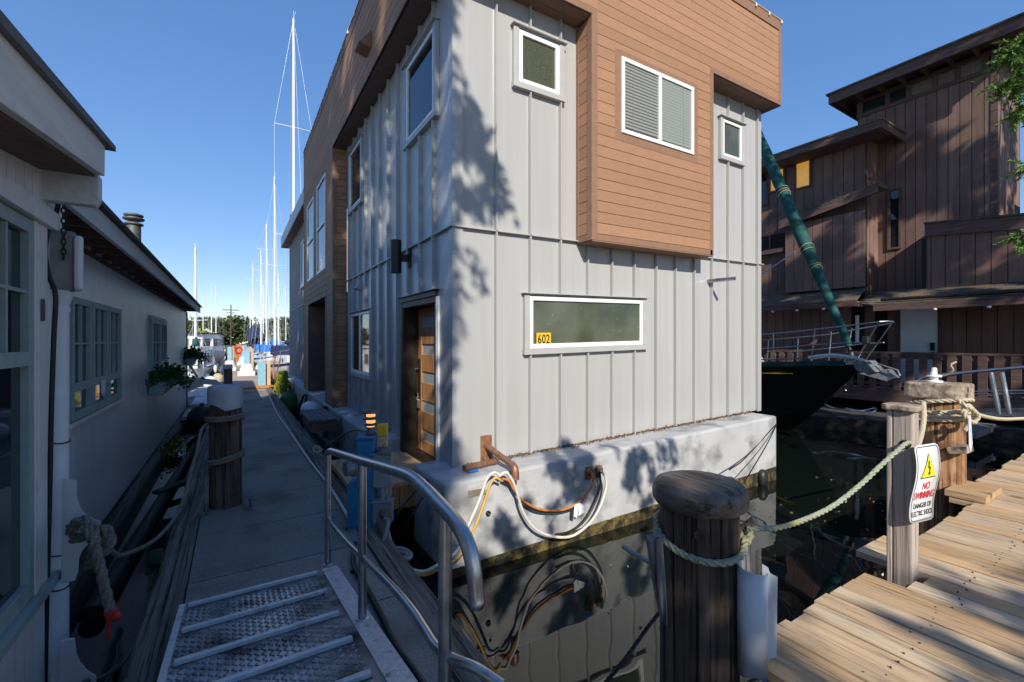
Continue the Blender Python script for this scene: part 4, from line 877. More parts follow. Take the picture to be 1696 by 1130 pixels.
# ------------------------------------------------------------------ post with the warning sign
pt = thing('wooden_post', 'square grey brown post with a flat rotten cap standing on the pier edge', 'post', (post.x, post.y, ZK-.3))
mb = MB(); x0, x1, y0, y1 = 3.30, 3.41, .955, 1.075; zt = 2.02
mb.box(x0, x1, 1.048, y1, ZK-.35, zt); part('plank', mb, M['post'], pt, bev=.006)
mb = MB(); mb.box(x0+.002, x1, y0, 1.045, ZK-.35, zt+.002); part('plank', mb, M['post'], pt, bev=.006)
mb = MB(); n = 22; poly = []
for i in range(n): a = 2*pi*i/n; m_ = max(abs(cos(a)),abs(sin(a))); poly.append((3.353+.075*cos(a)/m_*(1+R.uniform(-.05,.06)), 1.015+.085*sin(a)/m_*(1+R.uniform(-.05,.06)), zt+.003))
mb.prism(poly, (0,0,.034)); part('cap', mb, M['endgrain'], pt, bev=.008)
mb = MB(); hp = PX(1500,736,x0); mb.lathe([(.026,0),(.026,.003),(.012,.004)], hp, 14, axis=Vector((-1,0,0))); part('hole', mb, M['dark'], pt)
sg = thing('warning_sign', 'bowed white NO SWIMMING danger of electric shock sign on the wooden post', 'sign', (3.33, .93, 1.5))
import mathutils
th = radians(10); SU = Vector((cos(th), -sin(th), 0)); SN = Vector((-sin(th), -cos(th), 0))
so0 = PX(1524,800,3.335); so0.y = .925
SW, SHh = .235, .45
def sp(a, b, off=0):                                   # a across -.5...5, b up -.5...5
    bow = .017*sin(b*5.2+.35); return Vector((3.372, .93, 1.612))+SU*(a*SW)+V(0,0,b*SHh)+SN*(bow+off+.012)
def rrect(ww, hh, r, off, n=6):
    P = []
    for cx_, cy_, a0 in ((ww/2-r,hh/2-r,0),(-ww/2+r,hh/2-r,pi/2),(-ww/2+r,-hh/2+r,pi),(ww/2-r,-hh/2+r,3*pi/2)):
        for k in range(n+1): a = a0+pi/2*k/n; P.append(((cx_+r*cos(a))/SW, (cy_+r*sin(a))/SHh))
    return P
def signsheet(mb, ww, hh, r, off):
    out = rrect(ww, hh, r, off); ys = [hh/2-(hh)*i/40 for i in range(41)]; vs = []; fs = []
    for b in ys:
        y_ = abs(b); c = ww/2
        if y_ > hh/2-r: c = ww/2-r+sqrt(max(0, r*r-(y_-(hh/2-r))**2))
        vs += [sp(-c/SW, b/SHh, off), sp(c/SW, b/SHh, off)]
    for i in range(40): fs.append((i*2, i*2+1, i*2+3, i*2+2))
    mb.add(vs, fs, True)
mb = MB(); signsheet(mb, SW, SHh, .03, 0); o = part('panel', mb, M['sign'], sg, flat=True); md = o.modifiers.new('s','SOLIDIFY'); md.thickness = .003
md.offset = 0
def ring(mb, ww, hh, r, wd, off):
    A = rrect(ww, hh, r, off, 8); B = rrect(ww-2*wd, hh-2*wd, max(r-wd,.004), off, 8); A2 = []; 
    n = len(A)
    for i in range(n):
        j = (i+1) % n; m_ = 12
        for k in range(m_):
            f0, f1 = k/m_, (k+1)/m_; l = lambda P, Q, f: (P[0]+(Q[0]-P[0])*f, P[1]+(Q[1]-P[1])*f)
            mb.add([sp(*l(A[i],A[j],f0),off), sp(*l(A[i],A[j],f1),off), sp(*l(B[i],B[j],f1),off), sp(*l(B[i],B[j],f0),off)], [(0,1,2,3)])
mb = MB(); ring(mb, SW-.016, SHh-.016, .024, .007, .0026); part('border', mb, M['signgrey'], sg, flat=True)
def flatshape(mb, poly, off, n=10):
    P = []; m_ = len(poly)
    for i in range(m_):
        a, b = poly[i], poly[(i+1) % m_]
        for k in range(n): f = k/n; P.append(sp((a[0]+(b[0]-a[0])*f)/SW, (a[1]+(b[1]-a[1])*f)/SHh, off))
    c = sum(P, Vector())/len(P); mb.add([c]+P, [(0, i+1, (i+1) % len(P)+1) for i in range(len(P))])
mb = MB(); flatshape(mb, [(-.076,.035),(.076,.035),(0,.178)], .003); part('triangle_outline', mb, M['signblack'], sg, flat=True)
mb = MB(); flatshape(mb, [(-.070,.042),(.070,.042),(0,.165)], .0042); part('triangle', mb, M['signyellow'], sg, flat=True)
mb = MB()
for q in ([(-.006,.135),(.004,.135),(-.002,.100),(-.010,.096)], [(-.010,.104),(.012,.100),(.010,.090),(-.009,.094)], [(.003,.098),(.012,.100),(.006,.066),(.001,.066)], [(-.008,.068),(.015,.068),(.003,.050)]): flatshape(mb, q, .0054, 3)
part('bolt', mb, M['signblack'], sg, flat=True)
def bowtext(body, size, y, sx, m, nm):
    cu = bpy.data.curves.new('t', 'FONT'); cu.body = body; cu.size = size; cu.align_x = 'CENTER'; cu.offset = size*.02
    ob = bpy.data.objects.new('t', cu); me = ob.to_mesh(); mb = MB()
    mb.add([sp(v.co.x*sx/SW, (v.co.y+y)/SHh, .0035) for v in me.vertices], [tuple(p.vertices) for p in me.polygons]); ob.to_mesh_clear(); bpy.data.objects.remove(ob); bpy.data.curves.remove(cu)
    part(nm, mb, M[m], sg, flat=True)
bowtext('NO', .062, -.032, .75, 'signred', 'lettering'); bowtext('SWIMMING', .062, -.088, .62, 'signred', 'lettering')
bowtext('DANGER OF', .042, -.143, .75, 'signblack', 'lettering'); bowtext('ELECTRIC SHOCK', .042, -.188, .61, 'signblack', 'lettering')
# ------------------------------------------------------------------ big rope-wound piling on the right
c4 = (5.62, 1.44, 0)
p4 = piling('piling', c4, .205, .19, -1.2, 1.90, 'pilesun', 'stout red brown piling wound with pale rope beside the pier deck', seg=34)
mb = MB(); n = 18; poly = []
for i in range(n): a = 2*pi*i/n; m_ = max(abs(cos(a)),abs(sin(a)))**.7; poly.append((c4[0]+.195*cos(a)/m_*(1+R.uniform(-.04,.04)), c4[1]+.225*sin(a)/m_*(1+R.uniform(-.04,.04)), 1.895))
mb.prism(poly, (.012,.0,.145)); part('cap', mb, M['endgrain'], p4, bev=.015)
mb = MB(); mb.bar(PX(1575,744,5.40), PX(1606,744,5.40), .2, .055); part('shelf_board', mb, M['endgrain'], p4)
mb = MB(); mb.box(5.25,5.75,1.05,1.30,ZK+.006,ZK+.06); part('foot_board', mb, M['deck'], p4)
va = thing('hose_bib', 'small white valve with a twist of cord on top of the rope wound piling', 'valve', (c4[0]-.02,c4[1]+.02,2.04))
mb = MB(); z = 2.04; mb.lathe([(.062,z),(.062,z+.018),(.03,z+.02),(.03,z+.05),(.055,z+.052),(.055,z+.066),(.024,z+.07),(.02,z+.13),(.012,z+.14)], (c4[0]-.02,c4[1]+.02,0), 16); part('valve_body', mb, M['pvc'], va)
mb = MB(); b = V(c4[0]-.02,c4[1]+.02,2.16); mb.tube(spline([b+V(0,.01,-.05),b+V(.03,-.07,-.05),b+V(.0,-.13,0),b+V(-.02,-.12,.05),b+V(.01,-.15,.08)],5), .008, 6); part('cord', mb, M['ropesun'], va)
wr = MB()
wr.rope(coil(c4, .222, 1.70, 3, .020, tilt=-.02, ph=2), .020, n=1); wr.rope(coil(c4, .226, 1.835, 1, .020, tilt=-.045, ph=1), .020, n=1)
kd = 3.86
wr.rope([DP(1588,664,kd),DP(1598,672,kd-.05),DP(1612,680,kd-.03),DP(1619,690,kd),DP(1612,700,kd),DP(1600,692,kd-.05),DP(1596,680,kd-.04),DP(1604,672,kd),DP(1614,684,kd+.05)], .02)
wr.rope([DP(1600,690,kd),DP(1603,702,kd),DP(1598,714,kd)], .018)
wr.rope([DP(1612,684,kd),DP(1630,690,kd+.2),DP(1655,694,kd+.5),DP(1680,694,kd+.8),DP(1720,690,kd+1.2),DP(1800,670,kd+2)], .018)
solo('mooring_rope', wr, M['ropesun'], 'pale rope wound thickly round the red brown piling with a knot', 'rope')
mb = MB(); mb.tube(spline([DP(1529,668,4.1),DP(1530,690,4.0),DP(1527,712,3.8),DP(1519,737,3.2),DP(1512,742,2.8)],6), .021, 10); solo('mooring_rope', mb, M['ropesun'], 'pale yellow rope dropping from the red brown piling to the back of the sign post', 'rope')
mb = MB(); mb.prism([DP(1604,688,kd-.06),DP(1608,688,kd-.06),DP(1611,735,kd-.08),DP(1608,750,kd-.08),DP(1605,740,kd-.08)], _fw*.006); solo('rag_strip', mb, M['canvasgrey'], 'white rag strip hanging from the knot on the red brown piling', 'rag')
# ------------------------------------------------------------------ shore power pedestal
PC = Vector((1.10, 4.33, 0))
pd = thing('power_pedestal', 'weathered blue dock power pedestal with grey outlet boxes and a lamp beside the walkway edge', 'power pedestal', (PC.x, PC.y, ZD))
az = -.45; RM = Matrix.Rotation(az, 3, 'Z')
def pq(a, b, z): return PC+RM@Vector((a, b, 0))+V(0,0,z)
def pbox(mb, a, b, z0, z1, sx, sy): mb.obox(pq(a, b, (z0+z1)/2), sx, sy, z1-z0, RM)
mb = MB(); pbox(mb, -.03, .0, 1.0, 1.50, .16, .16); pbox(mb, -.03, 0, 1.502, 1.53, .18, .18); part('upper_box', mb, M['blue'], pd, bev=.008)
mb = MB(); pbox(mb, -.07, .0, .60, 1.10, .24, .18); part('lower_box', mb, M['blue'], pd, bev=.008)
mb = MB(); pbox(mb, -.03, 0, .3, .6, .12, .12); pbox(mb, .10, .10, .3, 1.50, .09, .09); part('post', mb, M['deck'], pd)
mb = MB(); pbox(mb, .10, .10, 1.501, 1.62, .094, .094); part('yellow_top', mb, M['yellow'], pd, bev=.01)
mb = MB(); pbox(mb, .135, -.06, 1.06, 1.36, .17, .10); pbox(mb, .135, -.06, 1.362, 1.375, .18, .115); part('meter_box', mb, M['greybox'], pd, bev=.008)
mb = MB(); mb.lathe([(.08,1.376),(.078,1.385),(.05,1.40),(.045,1.42)], pq(.135,-.055,0), 18); part('hub', mb, M['lampgrey'], pd)
mb = MB(); pbox(mb, .14, -.09, .74, .93, .18, .09); pbox(mb, .14, -.10, .932, .944, .20, .12); ob_ = part('outlet_box', mb, M['greybox'], pd, bev=.006)
mb = MB(); mb.cyl(pq(.16,-.13,.83), pq(.165,-.17,.815), .048, .044, 16); part('outlet', mb, M['rust'], ob_); 
mb = MB(); mb.cyl(pq(.165,-.165,.83), pq(.17,-.20,.81), .034, .03, 14); part('plug', mb, M['lampgrey'], ob_)
mb = MB(); mb.cyl(pq(.13,-.09,.94), pq(.13,-.08,1.06), .022); mb.cyl(pq(.13,-.085,.98), pq(.13,-.085,1.03), .032, seg=6); mb.tube([pq(.19,-.05,1.06),pq(.2,-.06,.98),pq(.17,-.08,.94)], .018, 8); part('conduit', mb, M['greybox'], pd)
mb = MB(); mb.cyl(pq(-.11,-.03,1.24), pq(-.15,-.06,1.24), .085, seg=18); mb.cyl(pq(-.15,-.06,1.24), pq(-.205,-.10,1.24), .075, .068, 18); part('glass_meter', mb, M['clear'], pd); mb = MB(); mb.cyl(pq(-.12,-.035,1.24), pq(-.18,-.08,1.24), .05, seg=12); part('meter_works', mb, M['lampgrey'], pd)
lp = thing('tier_lamp', 'small lit tiered mushroom lamp on top of the blue power pedestal', 'lamp', pq(.0,.04,1.535))
lc = pq(.0,.04,0)
mb = MB(); mb.lathe([(.05,1.535),(.05,1.55),(.035,1.56),(.035,1.60),(.03,1.61)], lc, 16); part('base', mb, M['lampgrey'], lp)
for z in (1.612,):
    mb = MB(); mb.lathe([(.038,1.605),(.042,1.63),(.042,1.735),(.038,1.745)], lc, 16); part('lens', mb, M['lampglow'], lp)
for z, r_ in ((1.625,.06),(1.685,.078),(1.745,.092)):
    mb = MB(); mb.lathe([(r_,z-.006),(r_,z),(.052,z+.014),(.044,z+.018)] if z < 1.74 else [(r_,z-.006),(r_,z+.002),(.05,z+.026),(.012,z+.042),(.0,z+.044)], lc, 20); part('shade_ring', mb, M['lampgrey'], lp)
# ------------------------------------------------------------------ hoses and cables
def hose(L_, d0, d1, r, m, nm, lab, cat, n=8): mb = MB(); mb.tube(spline(PL(L_, d0, d1) if not isinstance(d0, list) else [DP(x,y,d) for (x,y),d in zip(L_, d0)], n), r, 9); return solo(nm, mb, M[m], lab, cat)
FY = 4.135
def on(L_, Y=FY): return [PY(x, y, Y) for x, y in L_]
def hs(P, r, m, nm, lab, cat, n=8): mb = MB(); mb.tube(spline(P, n), r, 9); return solo(nm, mb, M[m], lab, cat)
tail = [DP(727,935,4.15),DP(700,947,4.1),DP(670,939,4.0),DP(640,925,3.95),DP(610,917,3.95)]
hs(on([(829,789),(818,783),(806,794),(797,820),(785,850),(770,882),(755,915)],4.06)+tail, .016, 'whitehose', 'white_hose', 'white hose looping from the copper outlet pipe down to the pedestal', 'hose')
hs(on([(829,795),(820,792),(812,803),(803,830),(790,865),(777,895),(757,925)],4.04)+[p+V(.02,0,-.035) for p in tail], .014, 'yellowhose', 'yellow_hose', 'yellow orange hose beside the white hose under the copper outlet pipe', 'hose')
hs(on([(828,788),(838,783),(848,795),(856,815),(865,845),(880,870),(900,884),(925,890),(950,887),(975,868),(992,843),(1003,812),(1003,792),(996,780)],4.05), .016, 'whitehose', 'white_hose', 'white hose hanging in a deep loop across the float to the rusty flange', 'hose')
hs(on([(832,793),(843,797),(852,812),(862,826),(880,838),(900,845),(930,845),(955,835),(972,818),(982,800),(980,784)],4.07), .014, 'orange', 'orange_hose', 'orange hose in the shallower loop across the float front', 'hose')
hs(on([(834,796),(846,803),(853,817),(866,832),(885,844),(905,848),(932,847),(956,838),(970,822)],4.09), .010, 'black', 'black_hose', 'thin black hose following the orange loop on the float', 'hose')
hs(on([(993,782),(994,805),(984,835),(968,862),(945,880),(920,886)],4.11), .015, 'black', 'black_hose', 'black hose dropping from the right hand rusty flange along the deep loop', 'hose')
mb = MB(); a = PY(958,838,4.03); mb.prism([a+V(-.07,0,-.11), a+V(-.02,0,-.14), a+V(.02,0,.03), a+V(-.06,0,.02)], (0,.004,0)); mb.prism([a+V(.02,.0,.03), a+V(.07,-.02,.0), a+V(.08,-.02,-.08), a+V(.0,0,-.12)], (0,.004,0)); solo('tape_flag', mb, M['pvc'], 'pale tape flag wrapped on the orange hose loop', 'tape')
hs([DP(741,785,5.1),DP(718,790,4.95),DP(700,803,4.8),DP(680,822,4.6),DP(660,848,4.5),DP(648,862,4.5)], .014, 'black', 'black_hose', 'black hose from the water tap over the float corner to the pedestal', 'hose')
hs([DP(745,790,5.0),DP(722,796,4.9),DP(708,812,4.8),DP(690,840,4.7),DP(676,862,4.7),DP(668,885,4.8)], .010, 'black', 'black_cable', 'thin black cable drooping off the float corner below the tap', 'cable')
pk = pq(.17,-.20,.81)
hs([pk, pk+V(.02,-.05,-.03), DP(634,900,3.95), DP(633,925,3.9), DP(622,950,3.88), DP(605,952,3.9)], .020, 'greyhose', 'grey_cable', 'thick grey shore cable plugged into the outlet box and coiling on the dock edge', 'cable')
hs([DP(640,873,4.1),DP(648,900,4.0),DP(660,912,4.0),DP(675,920,3.95),DP(660,926,3.9),DP(625,915,3.95)], .019, 'greyhose', 'grey_cable', 'grey cable hanging behind the outlet box down to the dock edge', 'cable')
hs([DP(600,918,3.9),DP(630,912,3.95),DP(660,908,4.0),DP(678,915,4.0),DP(678,925,3.9),DP(650,930,3.85),DP(606,930,3.85)], .018, 'greyhose', 'grey_hose', 'grey hose coiled flat at the foot of the blue pedestal', 'hose')
hs([DP(606,934,3.85),DP(640,936,3.85),DP(670,946,3.8),DP(690,958,3.75),DP(712,985,3.7),DP(726,1008,3.7)], .014, 'black', 'black_cable', 'black cable slipping off the dock edge beside the pedestal into the water', 'cable')
hs([PZ(588,900,.70),PZ(586,935,.70),PZ(606,972,.70),PZ(632,1020,.70),PZ(655,1068,.70),PZ(684,1108,.70),PZ(705,1140,.70)], .020, 'black', 'black_hose', 'long black hose lying on the walkway under the handrail', 'hose')
hs([PZ(446,655,.70),PZ(453,672,.70),PZ(462,690,.70),PZ(478,712,.70),PZ(500,745,.70),PZ(522,775,.70),PZ(545,805,.70),PZ(570,845,.70),PZ(585,872,.70)], .016, 'whitehose', 'white_hose', 'thin white hose lying along the right edge of the walkway', 'hose')
hs([pq(-.02,.06,1.55),DP(585,713,5.0),DP(560,726,5.4),DP(540,740,5.8)], .010, 'black', 'black_cable', 'thin black cable leading from the tier lamp back along the float', 'cable')
mb = MB(); mb.rope([DP(518,744,6.6),DP(525,740,6.6),DP(532,746,6.55),DP(524,750,6.5),DP(518,746,6.5)], .02); solo('rope_coil', mb, M['ropesun'], 'small pale rope coil on the dock edge beyond the pedestal', 'rope')
# gear at the side of the float
mb = MB(); s0 = Vector((1.42, 9.6, 0)); mb.box(1.20,1.66,9.0,10.4,.93,.965); 
stp = thing('boarding_step', 'grey boarding step box on the dock edge below the brown entry', 'step', (1.42, 9.7, .7))
mb = MB()
for k in range(5): mb.box(1.18+.1*k, 1.272+.1*k, 8.95, 10.4, .93, .962)
part('tread', mb, M['greyboard'], stp, bev=.004)
mb = MB(); mb.box(1.22,1.66,9.0,10.35,.72,.925); part('box', mb, M['bwood'], stp)
mb = MB(); mb.ball((1.50,11.2,.84), .22, .26, .2, 16, 10); solo('fender', mb, M['hullwhite'], 'white fender ball beside the boarding step', 'fender')
hs([PX(504,654,1.74),PX(498,668,1.7),PX(492,690,1.7),PX(490,700,1.7)], .03, 'black', 'black_hose', 'black hose hanging down the float by the brown entry, left one', 'hose')
hs([PX(508,654,1.74),PX(505,672,1.7),PX(502,694,1.7),PX(500,702,1.7)], .03, 'black', 'black_hose', 'black hose hanging down the float by the brown entry, right one', 'hose')
mb = MB(); mb.box(1.70, 1.80, 10.7, 13.9, .60, .66); mb.box(1.68, 1.76, 10.55, 10.70, .28, .98); solo('entry_sill', mb, M['bronze'], 'dark sill and bracket under the brown recessed entry', 'sill')
# mooring lines at the right corner of the float
kk = PY(1286,702,4.18)
hs([kk, PY(1235,758,4.05), DP(1208,778,4.6)], .009, 'black', 'black_line', 'thin black mooring line from the float corner to the mushroom piling, upper one', 'rope')
hs([kk+V(0,0,-.02), PY(1268,740,4.05), PY(1232,800,3.7)], .009, 'black', 'black_line', 'thin black mooring line from the float corner to the water, lower one', 'rope')
mb = MB(); q = PY(1263,792,4.14); mb.ball(q, .10, .08, .15, 12, 8); solo('tyre_fender', mb, M['black'], 'black rubber fender block at the waterline by the float corner', 'fender')
# fallen cones
for i, (x, y) in enumerate(((583,947),(588,985),(615,1045),(574,876))):
    mb = MB(); q = PZ(x, y, ZD+.012); mb.ball(q, .016, .02, .012, 6, 5); solo('fir_cone', mb, M['log'], 'small dark fir cone lying on the walkway by the handrail', 'cone', 'fir cones on the walkway')
# ------------------------------------------------------------------ the brown wooden building across the slip
bb = thing('brown_building', 'dark brown board building with a tall tower and a balcony over the water', 'building', (18, 6, 0))
nX = (Vector((0,0,0)), Vector((0,1,0)), Vector((-1,0,0)))
def boards(name, X, y0, y1, z0, z1, step=.28, holes=(), m='bwood', ax='x', flip=1):
    """vertical boards on a wall facing -X (ax x) or -Y (ax y)"""
    mb = MB((Vector((X,0,0)), Vector((0,1,0)), Vector((-1,0,0))) if ax == 'x' else (Vector((0,X,0)), Vector((1,0,0)), Vector((0,-1,0))))
    mb.cur = 1; mb.box(y0, y1, -.12, -.028, z0, z1); mb.cur = 0; a = y0
    while a < y1-.02:
        e = min(a+step, y1); zs = [(z0, z1)]; c = (a+e)/2
        for h in holes:
            if h[0]-.05 < c < h[1]+.05: zs = [s for p, q in zs for s in ((p, min(q, h[2])), (max(p, h[3]), q)) if s[1]-s[0] > .02]
        for p, q in zs: mb.box(a+.009, e-.009, -.027, R.uniform(-.006,.003), p, q)
        a = e
    return part(name, mb, [M[m], M['dark']], bb)
def bwin(X, y0, y1, z0, z1, m='glass', fr='btrim2', mull=0):
    mb = MB((Vector((X,0,0)), Vector((0,1,0)), Vector((-1,0,0)))); f = .07
    mb.box(y0-f, y0, .002, .05, z0-f, z1+f); mb.box(y1, y1+f, .002, .05, z0-f, z1+f); mb.box(y0, y1, .002, .049, z0-f, z0); mb.box(y0, y1, .002, .049, z1, z1+f)
    for k in range(mull): yy = y0+(y1-y0)*(k+1)/(mull+1); mb.box(yy-.03, yy+.03, .002, .045, z0, z1)
    o = part('window', mb, M[fr], bb)
    mb = MB((Vector((X,0,0)), Vector((0,1,0)), Vector((-1,0,0)))); mb.box(y0, y1, .006, .012, z0, z1); part('pane', mb, M[m], o); return o
# left wing
boards('wing_wall', 17.0, 6.07, 16, 4.0, 8.95, .3)
boards('wing_end_wall', 6.07, 17.03, 18.2, 2.0, 8.9, .3, ax='y')
mb = MB(); mb.box(17.13, 22, 6.2, 16, 1.0, 8.9); part('wing_core', mb, M['dark'], bb)
bwin(17.0, 7.68, 8.10, 7.86, 8.72, 'amber'); bwin(17.0, 8.55, 9.0, 8.0, 8.72, 'amber'); bwin(17.0, 9.15, 9.8, 7.6, 8.72, 'glass'); bwin(17.0, 8.45, 9.6, 5.86, 6.36, 'glass', mull=1)
mb = MB(); mb.box(16.2, 16.25, 5.39, 16, 8.75, 8.97); mb.box(16.26, 18.1, 5.39, 5.44, 8.75, 8.97); part('wing_fascia', mb, M['btrim2'], bb)
mb = MB(); mb.box(16.17, 22, 5.36, 16, 8.972, 9.03); part('wing_roof', mb, M['shingle'], bb)
mb = MB(); mb.box(16.26, 17.0, 5.45, 16, 8.72, 8.745); part('wing_soffit', mb, M['btrim2'], bb)
for y, z in ((6.55,9.45),(6.9,9.38)): mb = MB(); mb.cyl((17.6,y,9.0),(17.6,y,z),.06); mb.cyl((17.6,y,z),(17.6,y,z+.08),.085); part('roof_vent', mb, M['bronze'], bb)
# bump-out of the wing with a sloping cap
mb = MB(); mb.prism([(16.55,5.55,7.12),(16.55,8.5,6.60),(16.55,8.5,6.74),(16.55,5.55,7.26)], (.62,0,0)); part('wing_ledge', mb, M['shingle'], bb)
mb = MB(); mb.prism([(16.548,5.6,6.95),(16.548,8.5,6.44),(16.548,8.5,6.60),(16.548,5.6,7.115)], (.05,0,0)); part('wing_ledge_fascia', mb, M['btrim2'], bb)
boards('wing_lower_wall', 16.75, 5.98, 8.40, 4.15, 6.55, .3)
mb = MB(); mb.box(16.8, 17.0, 8.45, 12, 5.66, 5.80); part('recess_beam', mb, M['btrim2'], bb)
# tower
boards('tower_wall', 18.0, 3.38, 6.65, 3.9, 9.98, .25)
mb = MB(); mb.box(18.12, 20.6, 3.5, 6.6, 3.0, 10.6); part('tower_core', mb, M['dark'], bb)
boards('tower_side_wall', 3.38, 18.0, 20.6, 3.9, 10.6, .25, ax='y')
mb = MB(); mb.box(17.98, 18.06, 3.36, 3.5, 3.9, 10.6); mb.box(17.98, 18.02, 6.5, 6.66, 9.98, 10.6); mb.box(17.97, 18.03, 3.38, 6.66, 9.985, 10.1); mb.box(17.99,18.12,3.5,6.6,10.46,10.6)
for y in (5.83, 5.30, 4.68, 4.18, 3.60): mb.box(17.985, 18.04, y-.06, y+.06, 10.1, 10.46)
part('clerestory_frame', mb, M['btrim2'], bb)
for i, (y0, y1) in enumerate(((5.89,6.50),(5.36,5.77),(4.74,5.24),(4.24,4.62),(3.66,4.12))):
    mb = MB(); mb.box(18.03, 18.045, y0, y1, 10.1, 10.46); part('clerestory_window', mb, M['curtain' if i > 1 else 'teal'], bb)
mb = MB(); mb.box(17.2, 17.26, 2.4, 7.19, 10.50, 10.80); mb.box(17.261, 21.5, 7.13, 7.19, 10.50, 10.80); part('tower_fascia', mb, M['btrim2'], bb)
mb = MB(); mb.box(17.15, 21.5, 2.4, 7.25, 10.802, 10.86); part('tower_roof', mb, M['shingle'], bb)
mb = MB(); 
for k in range(9): mb.box(17.27, 21, 2.6+.55*k, 2.66+.55*k, 10.52, 10.70)
mb.box(17.27, 21.4, 2.42, 7.12, 10.72, 10.74); part('tower_rafters', mb, M['btrim2'], bb)
bwin(18.0, 5.53, 5.75, 5.45, 7.25, 'glass')
# lower addition in front of the tower
boards('addition_wall', 17.0, -1.5, 4.59, 3.95, 5.45, .3)
mb = MB(); mb.prism([(16.93,-1.5,4.85),(16.93,4.62,5.46),(16.93,4.62,5.80),(16.93,-1.5,5.18)], (.09,0,0)); part('addition_cap', mb, M['btrim2'], bb)
mb = MB(); mb.prism([(16.9,-1.5,5.19),(16.9,4.64,5.81),(16.9,4.64,5.86),(16.9,-1.5,5.24)], (2.5,0,0)); part('addition_roof', mb, M['shingle'], bb)
boards('addition_end_wall', 4.59, 17.03, 18.0, 3.9, 5.4, .3, ax='y'); 
mb = MB(); mb.box(20.0, 24, -1, 2.2, 3, 6.9); mb.box(19.6,24.5,-1,2.6,6.9,7.1); part('rear_annexe', mb, M['btrim2'], bb)
# porch roofs and ground floor
mb = MB()
for k in range(6):
    f0, f1 = k/6, (k+1)/6+.03; a = lambda f: (16.2+.9*f, 3.67+.55*f)
    (xa, za), (xb, zb) = a(f0), a(min(f1,1.05)); mb.add([(xa,6.0,za+.03),(xa,16,za+.03),(xb,16,zb+.025),(xb,6.0,zb+.025),(xa,6.0,za),(xa,16,za),(xb,16,zb),(xb,6.0,zb)], [(0,1,2,3),(7,6,5,4),(0,4,5,1),(1,5,6,2),(2,6,7,3),(3,7,4,0)])
part('porch_shingles', mb, M['shingle'], bb)
mb = MB()
for k in range(7):
    f0, f1 = k/7, (k+1)/7+.03; a = lambda f: (15.8+1.3*f, 3.47+.48*f)
    (xa, za), (xb, zb) = a(f0), a(min(f1,1.05)); mb.add([(xa,-1.5,za+.03),(xa,5.5,za+.03),(xb,5.95,zb+.025),(xb,-1.5,zb+.025),(xa,-1.5,za),(xa,5.5,za),(xb,5.95,zb),(xb,-1.5,zb)], [(0,1,2,3),(7,6,5,4),(0,4,5,1),(1,5,6,2),(2,6,7,3),(3,7,4,0)])
part('porch_shingles', mb, M['shingle'], bb)
mb = MB(); mb.box(16.18, 16.22, 6.0, 16, 3.50, 3.665); mb.box(16.23, 17.5, 6.0, 6.05, 3.50, 3.665); mb.box(15.79, 15.83, -1.5, 5.45, 3.30, 3.465); mb.box(15.84,17.4,-1.5,5.4,3.44,3.46); mb.box(16.24, 17.0, 6.1, 16, 3.6, 3.62); part('porch_fascia', mb, M['btrim2'], bb)
mb = MB(); mb.tube([(15.9,-1.4,3.62),(15.9,5.3,3.62)], .045, 8); part('gutter', mb, M['bronze'], bb)
boards('ground_wall', 17.6, -1.5, 5.72, .9, 3.6, .3, holes=[(4.5,5.40,.9,3.52)])
boards('ground_wing_wall', 16.95, 6.42, 16, .9, 3.6, .3)
mb = MB(); mb.box(17.72, 20, -1.5, 6.4, .9, 3.9); mb.box(17.0,17.06,6.36,6.42,.9,3.6); part('ground_core', mb, M['dark'], bb)
mb = MB(); mb.box(17.55, 17.62, 4.42, 4.50, .98, 3.58); mb.box(17.55, 17.62, 5.37, 5.45, .98, 3.58); mb.box(17.55,17.62,4.5,5.37,3.5,3.58); part('door_frame', mb, M['btrim2'], bb)
mb = MB(); mb.box(17.57, 17.63, 4.505, 5.365, 1.0, 3.495); dd = part('white_door', mb, M['whitedoor'], bb); mb = MB(); mb.box(17.52,17.565,4.56,4.66,2.15,2.38); mb.ball((17.53,4.6,2.08),.04); part('handle', mb, M['bronze'], dd)
for i, y in enumerate((6.9,7.7,8.5,9.3)): mb = MB(); mb.ball((16.16, y, 3.47), .035, .05, .04, 8, 6); part('string_bulb', mb, M['whitehose'], bb)
for y in (4.1, 3.1): mb = MB(); mb.ball((15.78, y, 3.27), .03, .045, .035, 8, 6); part('string_bulb', mb, M['whitehose'], bb)
# balcony over the water
mb = MB(); mb.box(15.9, 17.6, -1.5, 9, .90, 1.0); mb.box(15.86, 15.898, -1.5, 9, .68, 1.03); part('balcony_deck', mb, M['btrim2'], bb)
mb = MB(); mb.box(15.93, 16.09, -1.5, 9, 2.06, 2.12); mb.box(15.97,16.03,-1.5,9,1.93,2.058); mb.box(15.97,16.03,-1.5,9,1.16,1.25); part('balcony_rail', mb, M['btrim2'], bb)
y = -1.4
while y < 9: mb = MB(); mb.box(15.935, 15.968, y, y+.17, 1.03, 2.056); part('baluster', mb, M['btrim2'], bb); y += .285
for y in (0, 2.4, 4.8, 7.2): mb = MB(); mb.box(16.1,16.3,y,y+.2,-1,.9); part('stilt', mb, M['log'], bb)
mb = MB(); mb.box(17.55,17.7,-1.5,9,-.5,.9); part('foundation', mb, M['log'], bb)
mb = MB(); mb.cyl((16.9,6.25,2.4),(16.9,6.25,3.25),.05); part('downpipe', mb, M['pvc'], bb)
